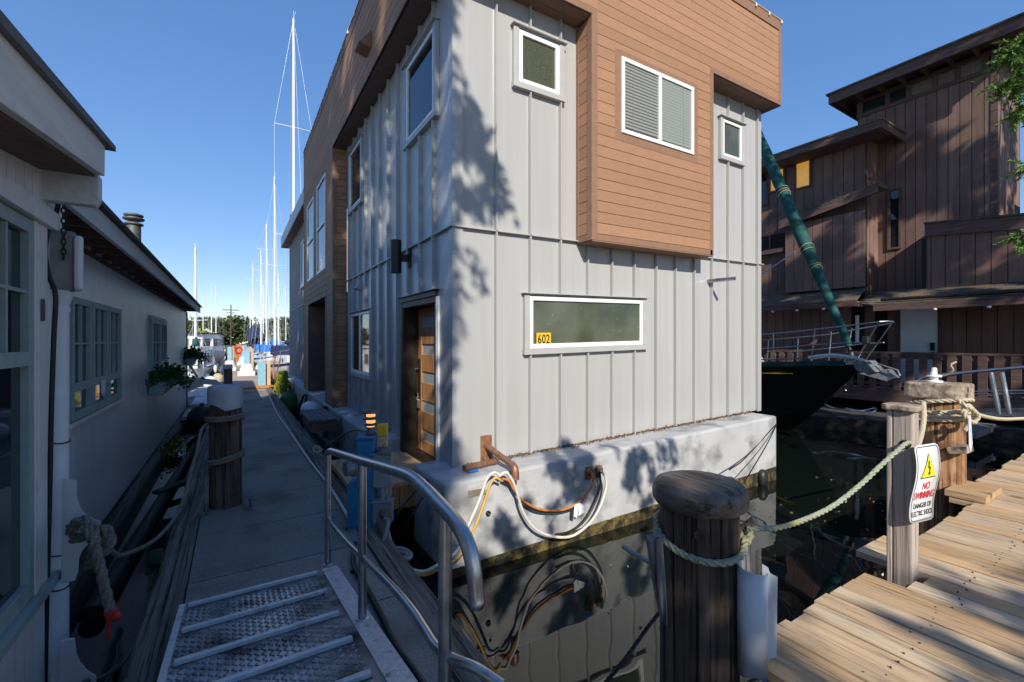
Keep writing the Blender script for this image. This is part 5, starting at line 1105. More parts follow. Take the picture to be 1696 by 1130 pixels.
# plank float and the small gangway at the right
pfl = thing('plank_float', 'low grey plank float on the water under the bow of the green yacht', 'float', (15, 5, 0))
mb = MB()
A, B = Vector((16.5,8.6,0)), Vector((17.2,2.2,0)); A2, B2 = Vector((13.0,7.6,0)), Vector((16.05,2.0,0))
for k in range(6):
    f0, f1 = k/6+.006, (k+1)/6-.006; p = [A2.lerp(A,f0), B2.lerp(B,f0), B2.lerp(B,f1), A2.lerp(A,f1)]
    mb.prism([(v.x,v.y,.30) for v in p], (0,0,.05+R.uniform(-.004,.004)))
part('planking', mb, M['fadedfloat'], pfl)
mb = MB(); mb.prism([(A2.x-.12,A2.y-.02,-.1),(B2.x-.12,B2.y,-.1),(B2.x,B2.y,-.1),(A2.x,A2.y,-.1)], (0,0,.42)); part('side_beam', mb, M['log'], pfl)  # dark material puts the shade of the float's front face into its colour
mb = MB(); mb.tube(spline([DP(1340,672,12.5),DP(1352,663,12.6),DP(1380,676,12.2),DP(1420,681,11.8),DP(1450,676,11.7),DP(1440,684,11.5),DP(1400,676,11.8)],6), .018, 6); solo('loose_line', mb, M['wire'], 'loose white line lying on the low plank float', 'rope')
mb = MB(); mb.box(14.0,15.6,2.95,3.35,.26,.42); mb.box(13.8,15.4,3.36,3.5,.10,.26); solo('timber_baulk', mb, M['greyboard'], 'grey timber baulks floating behind the rope wound piling', 'timber')
sg2 = thing('side_gangway', 'slim aluminium side gangway with curved double handrails behind the rope wound piling', 'gangway', (11, 2.5, 1.1))
for off, yy in ((0,0),(.55,.12)):
    mb = MB(); g = lambda x, y, X: PX(x, y, X)
    mb.tube(spline([g(1522+off*22,640,11),g(1523+off*22,631,11),g(1530+off*22,625.5,11),g(1560+off*22,621,11),g(1620,615,11),g(1696,608.5,11),g(1790,600,11)],5), .028, 8); part('handrail', mb, M['alu'], sg2)
for yb in (648, 652.5): mb = MB(); mb.tube([g(1600,yb+.8,11),g(1800,yb-3,11)], .012, 6); part('mid_rail', mb, M['alu'], sg2)
for (xt, xb) in ((1641,1655),(1659,1672),(1540,1545)):
    mb = MB(); mb.tube([g(xt,617,11),g(xb,686,11)], .035, 8); part('rail_post', mb, M['alu'], sg2)
mb = MB(); q0, q1 = g(1575,690,11), g(1800,690,11); mb.prism([tuple(q0),tuple(q1),tuple(q1+V(0,0,.07)),tuple(q0+V(0,0,.07))], (.9,.0,0)); part('walkway_plate', mb, M['alu'], sg2)
# ------------------------------------------------------------------ dark green sailing yacht, bow towards the pier
gy = thing('green_yacht', 'dark green sailing yacht with bow pulpit, anchor and a green covered furled headsail', 'sailing yacht', (11.5, 4.1, 0))
BO = Vector((11.50, 4.12, 0)); BA = Vector((.515, .857, 0)); BS = Vector((BA.y, -BA.x, 0))
def bp_(s, w_, z): return BO+BA*s+BS*w_+V(0,0,z)
ST = [0, .35, .8, 1.5, 2.5, 4, 6, 8.5, 11, 13]
sheer = [1.93,1.90,1.87,1.82,1.76,1.68,1.6,1.52,1.5,1.52]
hw = [.03,.17,.34,.58,.88,1.25,1.65,1.85,1.75,1.4]
keelz = [1.86,1.62,1.28,.72,.0,-.35,-.5,-.55,-.3,.1]
def hullsec(i, off=0):
    P = []; zk, zs_, h = keelz[i], sheer[i], hw[i]
    for k in range(9):
        t = k/8; P.append((h*(t**.62 if i > 1 else t**.9), zk+(zs_-zk)*t**1.25))
    return P
mb = MB(); vs = []; fs = []; m_ = 17
for i, s_ in enumerate(ST):
    P = hullsec(i); L_ = [(-a, z) for a, z in reversed(P[1:])]+P
    for a, z in L_: vs.append(bp_(s_, a, z))
for i in range(len(ST)-1):
    for k in range(m_-1): fs.append((i*m_+k, i*m_+k+1, (i+1)*m_+k+1, (i+1)*m_+k))
fs.append(tuple(range(m_))); mb.add(vs, fs, True); part('hull', mb, M['hullgreen'], gy)
mb = MB(); vs = []; fs = []
for i, s_ in enumerate(ST): vs += [bp_(s_, -hw[i], sheer[i]), bp_(s_, hw[i], sheer[i])]
for i in range(len(ST)-1): fs.append((i*2, i*2+1, i*2+3, i*2+2))
mb.add(vs, fs); part('deck', mb, M['hullgrey'], gy)
for sd in (-1, 1):
    mb = MB()
    for i in range(1, len(ST)-1):
        a, b = ST[i], ST[i+1]; p = [bp_(a, sd*(hw[i]+.012), sheer[i]-.02), bp_(b, sd*(hw[i+1]+.012), sheer[i+1]-.02)]; q = [bp_(a, sd*(hw[i]+.012), sheer[i]+.10), bp_(b, sd*(hw[i+1]+.012), sheer[i+1]+.10)]
        mb.prism([p[0],p[1],q[1],q[0]], BS*(-sd*.04))
    part('bulwark', mb, M['bandgreen'], gy)
    mb = MB(); P = []
    for i in (3,4,5,6,7): P.append(bp_(ST[i], sd*(hw[i]*.985+.02), sheer[i]-.20))
    mb.tube(spline(P,4), .013, 5); part('gold_stripe', mb, M['yellow'], gy)
    mb = MB(); mb.tube(spline([bp_(-.55,sd*.14,2.82),bp_(-.3,sd*.25,2.79),bp_(.6,sd*.42,2.72),bp_(2,sd*.80,2.62),bp_(4,sd*1.25,2.55),bp_(7,sd*1.65,2.45)],5), .016, 7); part('top_rail', mb, M['alu'], gy)
    mb = MB(); mb.tube(spline([bp_(-.30,sd*.16,2.40),bp_(.6,sd*.40,2.36),bp_(2,sd*.76,2.25),bp_(4,sd*1.22,2.13),bp_(7,sd*1.6,2.0)],5), .014, 7); part('lower_rail', mb, M['alu'], gy)
    for s_, w_, lean in ((.9,.44,-.35),(2.0,.76,-.1),(4.0,1.22,0),(6,1.5,0)):
        zt_ = 2.82-.075*s_ if s_ < 3 else 2.55-.03*(s_-4); mb = MB(); mb.tube([bp_(s_-lean*.6, sd*(w_-.04), 1.82-.02*s_), bp_(s_, sd*w_, zt_-.02)], .014, 7); part('stanchion', mb, M['alu'], gy)
    mb = MB(); mb.tube([bp_(.15, sd*.10, 1.95), bp_(-.55, sd*.14, 2.82)], .015, 7); part('stanchion', mb, M['alu'], gy)
mb = MB(); mb.tube([bp_(-.55,-.14,2.82),bp_(-.6,0,2.83),bp_(-.55,.14,2.82)], .016, 7); part('pulpit_bar', mb, M['alu'], gy)
mb = MB(); c = bp_(-.25,-.17,2.45); mb.obox(c, .16,.12,.16); part('bow_light', mb, M['teal'], gy, bev=.02)
mb = MB(); mb.tube(spline([bp_(1.5,-.15,2.02),bp_(.8,-.12,2.10),bp_(.2,-.08,2.06),bp_(-.1,-.05,1.98)],5), .05, 8); part('anchor_shank', mb, M['alu'], gy)
mb = MB(); mb.prism([bp_(.25,-.10,1.98),bp_(-.15,-.12,2.02),bp_(-.42,-.12,1.80),bp_(-.2,-.12,1.70),bp_(.1,-.12,1.80)], BS*.24); part('bow_roller', mb, M['dullsteel'], gy, bev=.02)
mb = MB(); mb.prism([bp_(-.10,-.2,1.74),bp_(-.62,-.05,1.62),bp_(-.75,0,1.70),bp_(-.45,.1,1.86)], BS*.10); mb.tube([bp_(-.35,0,1.95),bp_(-.75,.05,1.85),bp_(-.8,.05,1.74)], .02, 6); part('anchor', mb, M['dullsteel'], gy)
mb = MB(); mb.tube([bp_(1.5,-.15,2.0),bp_(2.6,-.5,1.93),bp_(4,-.6,1.85)], .02, 6); part('anchor_chain', mb, M['rope'], gy)
mb = MB(); mb.tube([bp_(.35,0,2.0),bp_(.42,0,2.25)], .055, 8); mb.tube([bp_(.42,0,2.25),bp_(.55,0,2.5)], .035, 8); mb.cyl(bp_(.38,0,2.08),bp_(.40,0,2.16),.10,seg=12); part('furler_drum', mb, M['bronze'], gy)
F0, F1 = bp_(.42,0,2.3), bp_(8.6,0,16.9)
mb = MB(); n = 44; P = []; rr = []
for i in range(n+1):
    t = i/n; P.append(F0.lerp(F1, t)+Vector((sin(i*1.7),cos(i*2.3),0))*.008); rr.append((.065+.09*min(1,t*5.5)*(1-.5*t))*(1+.05*sin(i*.9)+.03*sin(i*2.3)))
mb.tube(P, rr, 14); sc = part('sail_cover', mb, M['sailgreen'], gy)
for t in (.13,.138,.165,.172,.285,.292,.30):
    mb = MB(); c = F0.lerp(F1,t); d = (F1-F0).normalized(); u_ = d.orthogonal().normalized(); v_ = d.cross(u_); r_ = .065+.09*min(1,t*5.5)*(1-.5*t)+.015; tl = R.uniform(-.4,.4)
    mb.tube([c+(u_*cos(a)+v_*sin(a))*r_+d*(tl*r_*cos(a)) for a in [2*pi*k/14 for k in range(15)]], .009, 5)
    part('lashing', mb, M['ropesun'], sc)
mb = MB(); mb.tube([bp_(2.0,-.2,4.75), bp_(7.5,-1.2,2.6)], .012, 5); mb.tube([bp_(2.0,-.2,4.7), bp_(7.5,-1.3,3.1)], .010, 5); part('sheet_line', mb, M['wire'], gy)
mb = MB(); mb.cyl(bp_(8.7,0,1.5), bp_(8.8,0,17.2), .12, .08); part('mast', mb, M['mast'], gy)
mb = MB(); mb.prism([bp_(5,-.9,1.6),bp_(5,.9,1.6),bp_(5.4,.8,2.2),bp_(5.4,-.8,2.2)], BA*5); part('cabin', mb, M['hullwhite'], gy, bev=.08)
mb = MB(); mb.tube([bp_(.65,.1,1.3), DP(1341,664,12.5)], .012, 5); solo('mooring_line', mb, M['wire'], 'thin grey line dropping from the yacht bow to the plank float', 'rope')
# ------------------------------------------------------------------ marina down the walkway
def hull_mesh(L, B, fb, rake=.5, n=12, stern=.7):
    """boat along +x (bow at x = L/2)"""
    vs = []; fs = []; m_ = 11
    for i in range(n+1):
        t = i/n; x = -L/2+L*t; w_ = B/2*(stern+(1-stern)*sin(min(t/.55,1)*pi/2)) if t < .55 else B/2*max(.02, cos((t-.55)/.45*pi/2)**.75)
        zs = fb*(1+.35*t**2.2); zk = -.35 if t < .8 else -.35+(t-.8)/.2*(fb*.8+.35)
        for k in range(m_):
            q = k/(m_-1)*2-1; a = abs(q); vs.append((x+rake*0, w_*(a**.55)*(1 if q > 0 else -1), zk+(zs-zk)*a**1.6))
    for i in range(n):
        for k in range(m_-1): fs.append((i*m_+k, i*m_+k+1, (i+1)*m_+k+1, (i+1)*m_+k))
    top = []
    for i in range(n): fs.append((i*m_, (i+1)*m_, (i+1)*m_+m_-1, i*m_+m_-1))
    fs.append(tuple(range(m_))); return vs, fs
def local(root):
    c, s_ = cos(root.rotation_euler.z), sin(root.rotation_euler.z); return lambda v: Vector(root.location)+v
def sailboat(nm, lab, loc, rz, L, B, fb, mh, hull, cover, lean=0, spread=(.55,.8), group='sailing boats along the walkway', mast_x=.08):
    rt = thing(nm, lab, 'sailing boat', loc, group, rz); W = lambda *a: Vector(loc)+Vector(a)
    def pt(name, mb, m, par=None, **k): return part(name, mb, m, par or rt, lambda v: v+Vector(loc), **k)
    mb = MB(); v, f = hull_mesh(L, B, fb); mb.add(v, f, True); pt('hull', mb, M[hull])
    mb = MB(); m_ = 11
    for sd in (0, 10):
        for i in range(12): a, b, c, d = v[i*m_+sd], v[(i+1)*m_+sd], v[(i+1)*m_+(1 if sd == 0 else 9)], v[i*m_+(1 if sd == 0 else 9)]; g = lambda p, q, f: tuple(p[k]+(q[k]-p[k])*f+(.008*(1 if p[1] > 0 else -1) if k == 1 else 0) for k in range(3)); mb.add([g(a,d,.12),g(b,c,.12),g(b,c,.42),g(a,d,.42)], [(0,1,2,3)])
    pt('sheer_stripe', mb, M[cover])
    for q in (.22, -.05, -.3):
        for sd in (-1, 1): mb = MB(); mb.ball((L*q, sd*B*.52, fb*.62), .13, .13, .30, 8, 6); mb.tube([(L*q, sd*B*.50, fb*.9),(L*q, sd*B*.46, fb+.5)], .012, 4); pt('fender', mb, M['whitehose'])
    for x_, z_ in ((.30,.05),(.12,.5)): mb = MB(); mb.box(L*x_-.28,L*x_+.28,-.28,.28,fb*1.1+z_-.05,fb*1.1+z_+.05); pt('hatch', mb, M['teal'])
    mb = MB(); mb.prism([(-L*.3,-B*.28,fb),(L*.22,-B*.18,fb*1.1),(L*.22,B*.18,fb*1.1),(-L*.3,B*.28,fb)], (0,0,.45)); pt('cabin', mb, M['hullwhite'], bev=.1)
    for sd in (-1,1): mb = MB(); mb.box(-L*.15,L*.1,sd*B*.22-.02,sd*B*.22+.02,fb+.22,fb+.36); pt('window', mb, M['glass'])
    mx = L*mast_x; tp = Vector((mx+sin(lean)*mh, 0, fb+cos(lean)*mh)); ft = Vector((mx,0,fb+.3))
    mb = MB(); mb.cyl(ft, tp, .095, .065, 10); mb.tube([tp, tp+V(0,0,.5)], .01, 4); mb.tube([tp+V(.1,0,0), tp+V(.25,.1,.35)], .012, 4); ms = pt('mast', mb, M['mast'])
    for q in spread:
        c = ft.lerp(tp, q); mb = MB(); mb.tube([c+V(-.15,-B*.3,.05), c, c+V(-.15,B*.3,.05)], .022, 5); pt('spreader', mb, M['mast'], ms)
    mb = MB()
    for sd in (-1,1):
        p = [tp]+[ft.lerp(tp,q)+V(-.15,sd*B*.3,.05) for q in reversed(spread)]+[Vector((mx-.1,sd*B*.47,fb+.05))]
        mb.tube(p, .011, 4); mb.tube([ft.lerp(tp,spread[0]), Vector((mx-.5,sd*B*.45,fb))], .010, 4)
    mb.tube([tp, Vector((L*.49,0,fb*1.35))], .016, 4); mb.tube([tp, Vector((-L*.49,0,fb+.1))], .011, 4); pt('rigging', mb, M['wire'])
    mb = MB(); n = 12; mb.tube([(mx-.1-L*.36*i/n, .02*sin(i*2), fb+1.25+.02*sin(i*3)) for i in range(n+1)], [.24*(1-.45*i/n)*(1+.08*sin(i*2.2)) for i in range(n+1)], 10); pt('boom_cover', mb, M[cover])
    mb = MB(); mb.tube([(L*.3,-B*.3,fb*1.2+.6),(L*.46,-B*.08,fb*1.35+.62),(L*.5,0,fb*1.35+.62),(L*.46,B*.08,fb*1.35+.62),(L*.3,B*.3,fb*1.2+.6)], .018, 6)
    for sd in (-1,1):
        mb.tube([(L*.3,sd*B*.3,fb*1.15),(L*.3,sd*B*.3,fb*1.2+.6)], .016, 5); mb.tube([(L*.44,sd*B*.1,fb*1.3),(L*.46,sd*B*.08,fb*1.35+.6)], .016, 5)
        for q in (.1,-.1,-.3,-.45): mb.tube([(L*q,sd*B*.46,fb*1.05),(L*q,sd*B*.46,fb+.65)], .012, 5)
        mb.tube([(L*.3,sd*B*.3,fb*1.2+.6),(L*.1,sd*B*.46,fb+.65),(-L*.45,sd*B*.42,fb+.65)], .008, 4)
    pt('pulpit', mb, M['alu'])
    mb = MB(); mb.prism([(-L*.12,-B*.3,fb+.45),(-L*.3,-B*.32,fb+.45),(-L*.3,-B*.3,fb+1.05),(-L*.18,-B*.28,fb+1.05)], (0,B*.6,0)); pt('dodger', mb, M[cover], bev=.08)
    return rt
S_ = -pi/2                                             # bow towards the camera
sailboat('sailing_boat', 'tall masted white sailing boat with grey hull just beyond the floating house', (2.95, 28.5, 0), S_, 11.5, 3.3, 1.1, 20.2, 'hullgrey', 'canvasnavy', -.01, (.36,.68), mast_x=-.02)
sailboat('sailing_boat', 'white sailing boat with bright blue sail cover, second along the walkway', (2.75, 41, 0), S_, 10.5, 3.1, 1.05, 14.6, 'hullwhite', 'canvasblue', -.02, (.5,))
sailboat('sailing_boat', 'white sailing boat with blue sail cover and slim mast, third along the walkway', (2.85, 53.5, 0), S_, 10, 3.1, 1.0, 13.6, 'hullwhite', 'canvasblue', -.01)
sailboat('sailing_boat', 'navy hulled sailing boat at the far right end of the walkway', (2.9, 66, 0), S_, 10, 3, 1.0, 13, 'hullblue', 'canvasnavy', 0)
sailboat('sailing_boat', 'distant sailing boat with a bare tall mast near the end of the walkway', (2.7, 90, 0), S_, 10, 3, 1.0, 15, 'hullwhite', 'canvasnavy', 0)
sailboat('sailing_boat', 'small sailing boat with a green sail bundle on the left of the walkway', (-2.35, 39, 0), pi/2, 7.5, 2.4, .8, 8.3, 'hullwhite', 'sailgreen', 0, (.35,), mast_x=.0)
far0 = sailboat('sailing_boat', 'distant white sailing boat among the masts beyond the blue covers', (6.2, 84, 0), S_, 9.5, 2.9, 1.0, 12.5, 'hullwhite', 'canvasblue', 0, group='distant sailing boats')
for x, y, a, k in ((4.6,102,S_+.05,1.05),(7.6,110,S_,.9),(5.8,122,S_+.1,1.15),(8.4,96,S_-.05,.95),(2.9,112,S_,1.0),(-4.2,118,S_,1.1),(-2.9,101,S_,.95),(-6.2,128,S_,1.0),(9.6,131,S_,1.1)): dup(far0, (x, y, 0), a, None, k)
# green sail bundle standing at the small mast
mb = MB(); mb.tube([(-2.34,37.7,1.2),(-2.3,37.8,1.9),(-2.25,38,2.7)], [.42,.33,.06], 10); solo('sail_bundle', mb, M['sailgreen'], 'green tied sail bundle standing at the foot of the small left mast', 'sail')
def cruiser(lab, loc, rz, L, B, fb, hull, top=True, band='hullwhite', win='glass', group='motor boats in the marina'):
    rt = thing('motor_yacht', lab, 'motor yacht', loc, group, rz)
    def pt(name, mb, m, par=None, **k): return part(name, mb, m, par or rt, lambda v: v+Vector(loc), **k)
    mb = MB(); v, f = hull_mesh(L, B, fb, stern=.9); mb.add(v, f, True); pt('hull', mb, M[hull])
    mb = MB(); n = 16; poly = []
    for i in range(n+1): a = -pi/2+pi*i/n; poly.append((L*.05+L*.22*cos(a), B*.42*sin(a), fb*1.02))
    poly += [(-L*.42, B*.42, fb*1.02), (-L*.42, -B*.42, fb*1.02)]
    mb.prism(poly, (0,0,.55)); mb.prism([(x,y,fb*1.02+1.12) for x, y, z in poly], (0,0,.35)); dh = pt('deckhouse', mb, M[band])
    mb = MB(); mb.prism([(x*.985,y*.97,fb*1.02+.55) for x, y, z in poly], (0,0,.57)); pt('window_band', mb, M['curtain'], dh)
    for i in range(0, n+1, 2): a = -pi/2+pi*i/n; x, y = L*.05+L*.22*cos(a), B*.42*sin(a); mb = MB(); mb.box(x-.09,x+.09,y-.09,y+.09,fb*1.02+.55,fb*1.02+1.12); pt('window_post', mb, M[band], dh)
    for k in range(4):
        for sd in (-1, 1): x = -L*.42+L*.1*k; mb = MB(); mb.box(x,x+.12,sd*B*.415-.03,sd*B*.415+.03,fb*1.02+.55,fb*1.02+1.12); pt('window_post', mb, M[band], dh)
    mb = MB(); mb.prism([(x*1.06,y*1.1,fb*1.02+1.471) for x, y, z in poly], (0,0,.09)); pt('roof', mb, M['canvasnavy' if top else band])
    mb = MB()
    for sd in (-1,1):
        mb.tube(spline([(L*.48,sd*.1,fb*1.35+.6),(L*.3,sd*B*.36,fb*1.25+.6),(L*.05,sd*B*.47,fb*1.1+.6)],5), .018, 5)
        for q, w_ in ((.4,.24),(.3,.36),(.18,.42)): mb.tube([(L*q,sd*B*w_,fb*1.2),(L*q,sd*B*w_,fb*1.26+.6)], .014, 4)
    pt('bow_rail', mb, M['alu']); return rt
cruiser('big white motor yacht with curved wheelhouse windows left of the walkway', (-2.7, 44, 0), S_, 15, 4.2, 1.45, 'hullgrey')
cruiser('small white motor boat with a red stripe close behind the grey cottage', (-2.3, 27.5, 0), S_, 6.5, 2.4, .55, 'hullwhite', False)
cruiser('white motor cruiser with a flying bridge right of the far walkway', (3.4, 77, 0), S_, 11, 3.6, 1.2, 'hullwhite', False)
cruiser('distant white cruiser on the left near the walkway end', (-3.0, 72, 0), S_, 11, 3.4, 1.2, 'hullwhite')
cruiser('distant white cruiser behind the big motor yacht', (-4.5, 92, 0), S_, 11, 3.4, 1.2, 'hullwhite', False)
mb = MB(); mb.tube([(2.7,70,2.2),(2.4,71,3.6),(2.3,74,4.6)], [1.2,.9,.15], 10); solo('sail_bundle', mb, M['canvasnavy'], 'dark blue furled sail heaped high beyond the blue covered boats', 'sail')
mb = MB(); mb.ball((-.95,25.2,.45),.30,.30,.34,14,10); solo('fender', mb, M['hullwhite'], 'white round fender left of the walkway past the short piling', 'fender')
mb = MB(); mb.ball((-.72,27.6,.45),.28,.28,.32,14,10); solo('fender', mb, M['ropesun'], 'cream round fender farther along the left edge of the walkway', 'fender')
mb = MB(); mb.tube([(-2.2,23,.5),(-1.6,22.4,.8),(-.9,21.9,.75)], .05, 6); solo('boat_hook', mb, M['hullwhite'], 'white pole lying across the small boat behind the cottage', 'pole')
mb = MB(); mb.box(-2.1,-.8,20.5,24.5,-.1,.35); solo('low_float', mb, M['float'], 'low concrete finger float left of the walkway', 'float')
# pedestals, dock boxes, life ring post
def ped(lab, x, y, h, m, post=True):
    rt = thing('dock_pedestal', lab, 'power pedestal', (x,y,ZD), 'pedestals along the walkway'); mb = MB(); mb.box(x-.14,x+.14,y-.1,y+.1,ZD,ZD+h); part('box', mb, M[m], rt, bev=.02)
    mb = MB(); mb.box(x+.15,x+.30,y+.02,y+.17,ZD-.3,ZD+h+.05); part('post', mb, M['deck'], rt)
ped('pale blue dock pedestal with wooden post and an orange cord at its foot', .90, 19.7, .93, 'lightblue')
ped('pale blue dock pedestal standing on a white base', .55, 26.8, 1.25, 'lightblue'); ped('far pale blue dock pedestal on the left edge', -.3, 40, 1.3, 'lightblue'); ped('farthest pale blue dock pedestal on the right', .75, 52, 1.3, 'lightblue')
def steps(lab, x, y, s_=1):
    mb = MB(); mb.box(x-.38*s_,x+.38*s_,y-.3,y+.1,ZD,ZD+.22); mb.prism([(x-.3*s_,y-.28,ZD+.221),(x+.3*s_,y-.28,ZD+.221),(x+.2*s_,y-.28,ZD+.6),(x-.2*s_,y-.28,ZD+.6)], (0,.35,0)); solo('dock_steps', mb, M['hullwhite'], lab, 'dock steps', 'white dock steps', bev=.02)
steps('white moulded dock steps below the second pale blue pedestal', .52, 26.3); steps('white dock steps farther down the walkway, right side', .55, 38, 1); steps('low white dock steps on the left edge past the short piling', -.25, 31, .9)
mb = MB(); mb.box(.1,.5,44,44.4,ZD,ZD+1.5); o = solo('notice_post', mb, M['doorwood'], 'brown wooden box post with a red life ring down the walkway', 'post'); mb = MB(); mb.tube([(.3+.25*cos(t),43.95,ZD+1.0+.25*sin(t)) for t in [2*pi*k/16 for k in range(17)]], .07, 8); part('life_ring', mb, M['signred'], o)
mb = MB(); P = []
for k in range(60): P.append((.65+R.uniform(-.45,.45)+.25*sin(k), 19.1+R.uniform(-.45,.45), ZD+.025+.02*R.random()))
mb.tube(spline(P,4), .02, 5); solo('extension_cable', mb, M['orange'], 'tangled orange cord on the walkway at the foot of the pale blue pedestal', 'cord')
mb = MB(); mb.tube(spline([(1.05,19.8,1.5),(1.25,20.2,1.0),(1.4,21,.85),(1.45,22,1.3),(1.6,23.2,1.7)],6), .035, 6); mb.tube(spline([(1.05,19.8,1.45),(1.2,20.1,.9),(1.5,21,.8),(1.6,22,1.1),(1.8,23.2,1.6)],6), .03, 6); solo('extension_cable', mb, M['orange'], 'orange cord looping from the pale blue pedestal to the grey boat', 'cord')
mb = MB()
for k in range(900):
    a = R.uniform(0,2*pi); r_ = .32*sqrt(R.random()); h = R.random(); mb.leaf((1.45+r_*cos(a)*(1.1-h*.7), 17.6+r_*sin(a)*(1.1-h*.7)*1.5, .55+.75*h), .11, .5, Vector((0,0,1)))
pl = thing('lime_shrub', 'bright lime green shrub growing between walkway and float', 'plant', (1.45,17.6,.5)); part('foliage', mb, M['limegreen'], pl, flat=True)
mb = MB(); mb.ball((1.55,16.6,.35),.3,.5,.4,10,8); mb.cyl((1.55,16.6,.3),(1.47,17.5,.8),.04); part('root_clump', mb, M['leaf'], pl)
mb = MB(); mb.cyl((-.55,103,.6),(-.55,103,9.5),.13,.09,8); mb.box(-1.9,.8,102.9,103.1,8.4,8.55); mb.box(-1.3,.2,102.9,103.1,7.9,8.0); solo('utility_pole', mb, M['bark'], 'wooden utility pole with a crossarm beyond the walkway end', 'utility pole')
# trees on the far shore
def far_tree(lab, loc, h, rw, mat_, conifer=False, seed=1):
    rr = random.Random(seed); rt = thing('far_tree', lab, 'tree', loc, 'trees on the far shore'); x, y, z = loc
    mb = MB(); mb.cyl((x,y,z),(x,y,z+h*.6),.3,.12,8); part('trunk', mb, M['bark'], rt)
    mb = MB(); n = 2600
    cl = [(rr.gauss(0,.42), rr.gauss(0,.42), rr.uniform(.08,1)) for k in range(16)]
    for k in range(n):
        if conifer: t = rr.random()**.7; r_ = rw*(1-t)*sqrt(rr.random()); a = rr.uniform(0,2*pi); p = (x+r_*cos(a), y+r_*sin(a), z+h*(.1+.9*t))
        else:
            c = cl[rr.randrange(16)]; p = (x+rw*(c[0]*(1.15-c[2]*.45)+rr.gauss(0,.17)), y+rw*(c[1]*(1.15-c[2]*.4)+rr.gauss(0,.17)), z+h*(.02+.86*c[2]+rr.gauss(0,.06)))
        mb.leaf(p, rr.uniform(.45,1.0), .7)
    part('crown', mb, M[mat_], rt, flat=True); return rt
base = far_tree('rounded mid green tree in the row on the far shore', (-8, 160, 1), 9, 5.5, 'fargreen', seed=3)
b2 = far_tree('tall pointed conifer rising above the far shore trees', (-17.5, 165, 1), 14, 3, 'fargreen', True, 4)
dup(b2, (-14.5, 166, 1), 1.0, None, .85)
k = 0
for x in [v*.5 for v in range(-68, 96, 7)]:
    if x == -9: continue
    s_ = R.uniform(.75,1.12)
    if x < -9: s_ *= .72
    dup(base, (x+R.uniform(-1.2,1.2), 160+R.uniform(-6,8), 1), R.uniform(0,6), None, s_)
far_tree('lime green round shrub on the far shore', (-5.2, 112, .2), 4.2, 2.4, 'limegreen', seed=6)
mb = MB(); mb.box(-9,-4,150.5,158,1.1,4); mb.prism([(-9.4,150.2,4),(-3.6,150.2,4),(-6.5,150.2,6)], (0,8,0)); solo('shore_house', mb, M['house'], 'small pale house among the far shore trees', 'house')
# ------------------------------------------------------------------ trees behind the photographer: they throw the shade
E1 = Vector((-SUN.y, SUN.x, 0)).normalized(); E2 = SUN.cross(E1).normalized()
if E2.z < 0: E2 = -E2
def nz(u_, v_, s_, o=0): return noise.noise(Vector((u_*s_+o, v_*s_-o*1.3, o*.7)))
def shade(mb, u0, u1, v0, v1, k0, k1, n, size, keep):
    for i in range(n):
        u_, v_ = R.uniform(u0,u1), R.uniform(v0,v1)
        if R.random() < keep(u_, v_): mb.leaf(E1*u_+E2*v_+SUN*R.uniform(k0,k1), R.uniform(.7,1.3)*size, .65)
def big_tree(lab, base, top, limbs, leafmbs):
    rt = thing('shade_tree', lab, 'tree', base, 'trees behind the pier'); b = Vector(base); t_ = Vector(top); mb = MB(); mb.tube(spline([b, b.lerp(t_,.5)+V(.3,.2,0), t_],6), [.34-.26*i/12 for i in range(13)], 12); part('trunk', mb, M['bark'], rt)
    for q, l in limbs: mb = MB(); s_ = b.lerp(t_, q); mb.tube(spline([s_, s_.lerp(Vector(l),.5)+V(0,0,.6), Vector(l)],5), [.14-.011*i for i in range(11)], 8); part('limb', mb, M['bark'], rt)
    for mb in leafmbs: part('crown', mb, M['shadeleaf'], rt, flat=True)
    return rt
def smooth(a, b, x): t = max(0, min(1, (x-a)/(b-a))); return t*t*(3-2*t)
mb = MB()
def kA(u_, w_):
    v_ = w_-1.396*u_
    if -.30 < u_+.1*nz(u_,v_,3,8) < .16 and 3.9 < v_+.25*nz(u_,v_,2,4) < 5.75: return .03
    if w_ < 3.6 and u_ < -4.95: return 0
    e = 1-smooth(.06, .32, u_+.22*nz(u_, v_, 1.3, 3)+.12*nz(u_,v_,3.1,5))
    if w_ > 3.3 and v_ > 3.6:
        if u_ > -2.3: return 0
        return e*(1 if nz(u_*1.2, v_*.5, 3.2, 17)+.4*nz(u_,v_,7,2) < .20 else .0)
    return e*(1 if nz(u_, v_, 2.2, 1) < .40 else .03)
for i in range(38000):
    u_, w_ = R.uniform(-6.6, .7), R.uniform(1.15, 10.4)
    if R.random() < kA(u_, w_): mb.leaf(E1*u_+E2*(w_-1.396*u_)+SUN*R.uniform(19,24), R.uniform(.7,1.3)*.30, .65)
for i in range(26000):                                 # nearer sprays: long streaks of light on the dock-side wall
    u_, w_ = R.uniform(-2.5, .5), R.uniform(3.1, 10.4); v_ = w_-1.396*u_
    if v_ < 3.5 or (-.30 < u_+.1*nz(u_,v_,3,8) < .16 and 3.9 < v_+.25*nz(u_,v_,2,4) < 5.75): continue
    e = 1-smooth(.14, .34, u_+.14*nz(u_, v_, 1.5, 3)+.10*nz(u_,v_,3.5,5))
    if R.random() < e*(1 if nz(u_*1.5, v_*.42, 2.6, 17)+.35*nz(u_*1.5, v_, 6, 2) < .44-.25*smooth(5.6, 7.4, w_) else 0): mb.leaf(E1*u_+E2*v_+SUN*R.uniform(9,11.5), R.uniform(.7,1.3)*.16, .65)
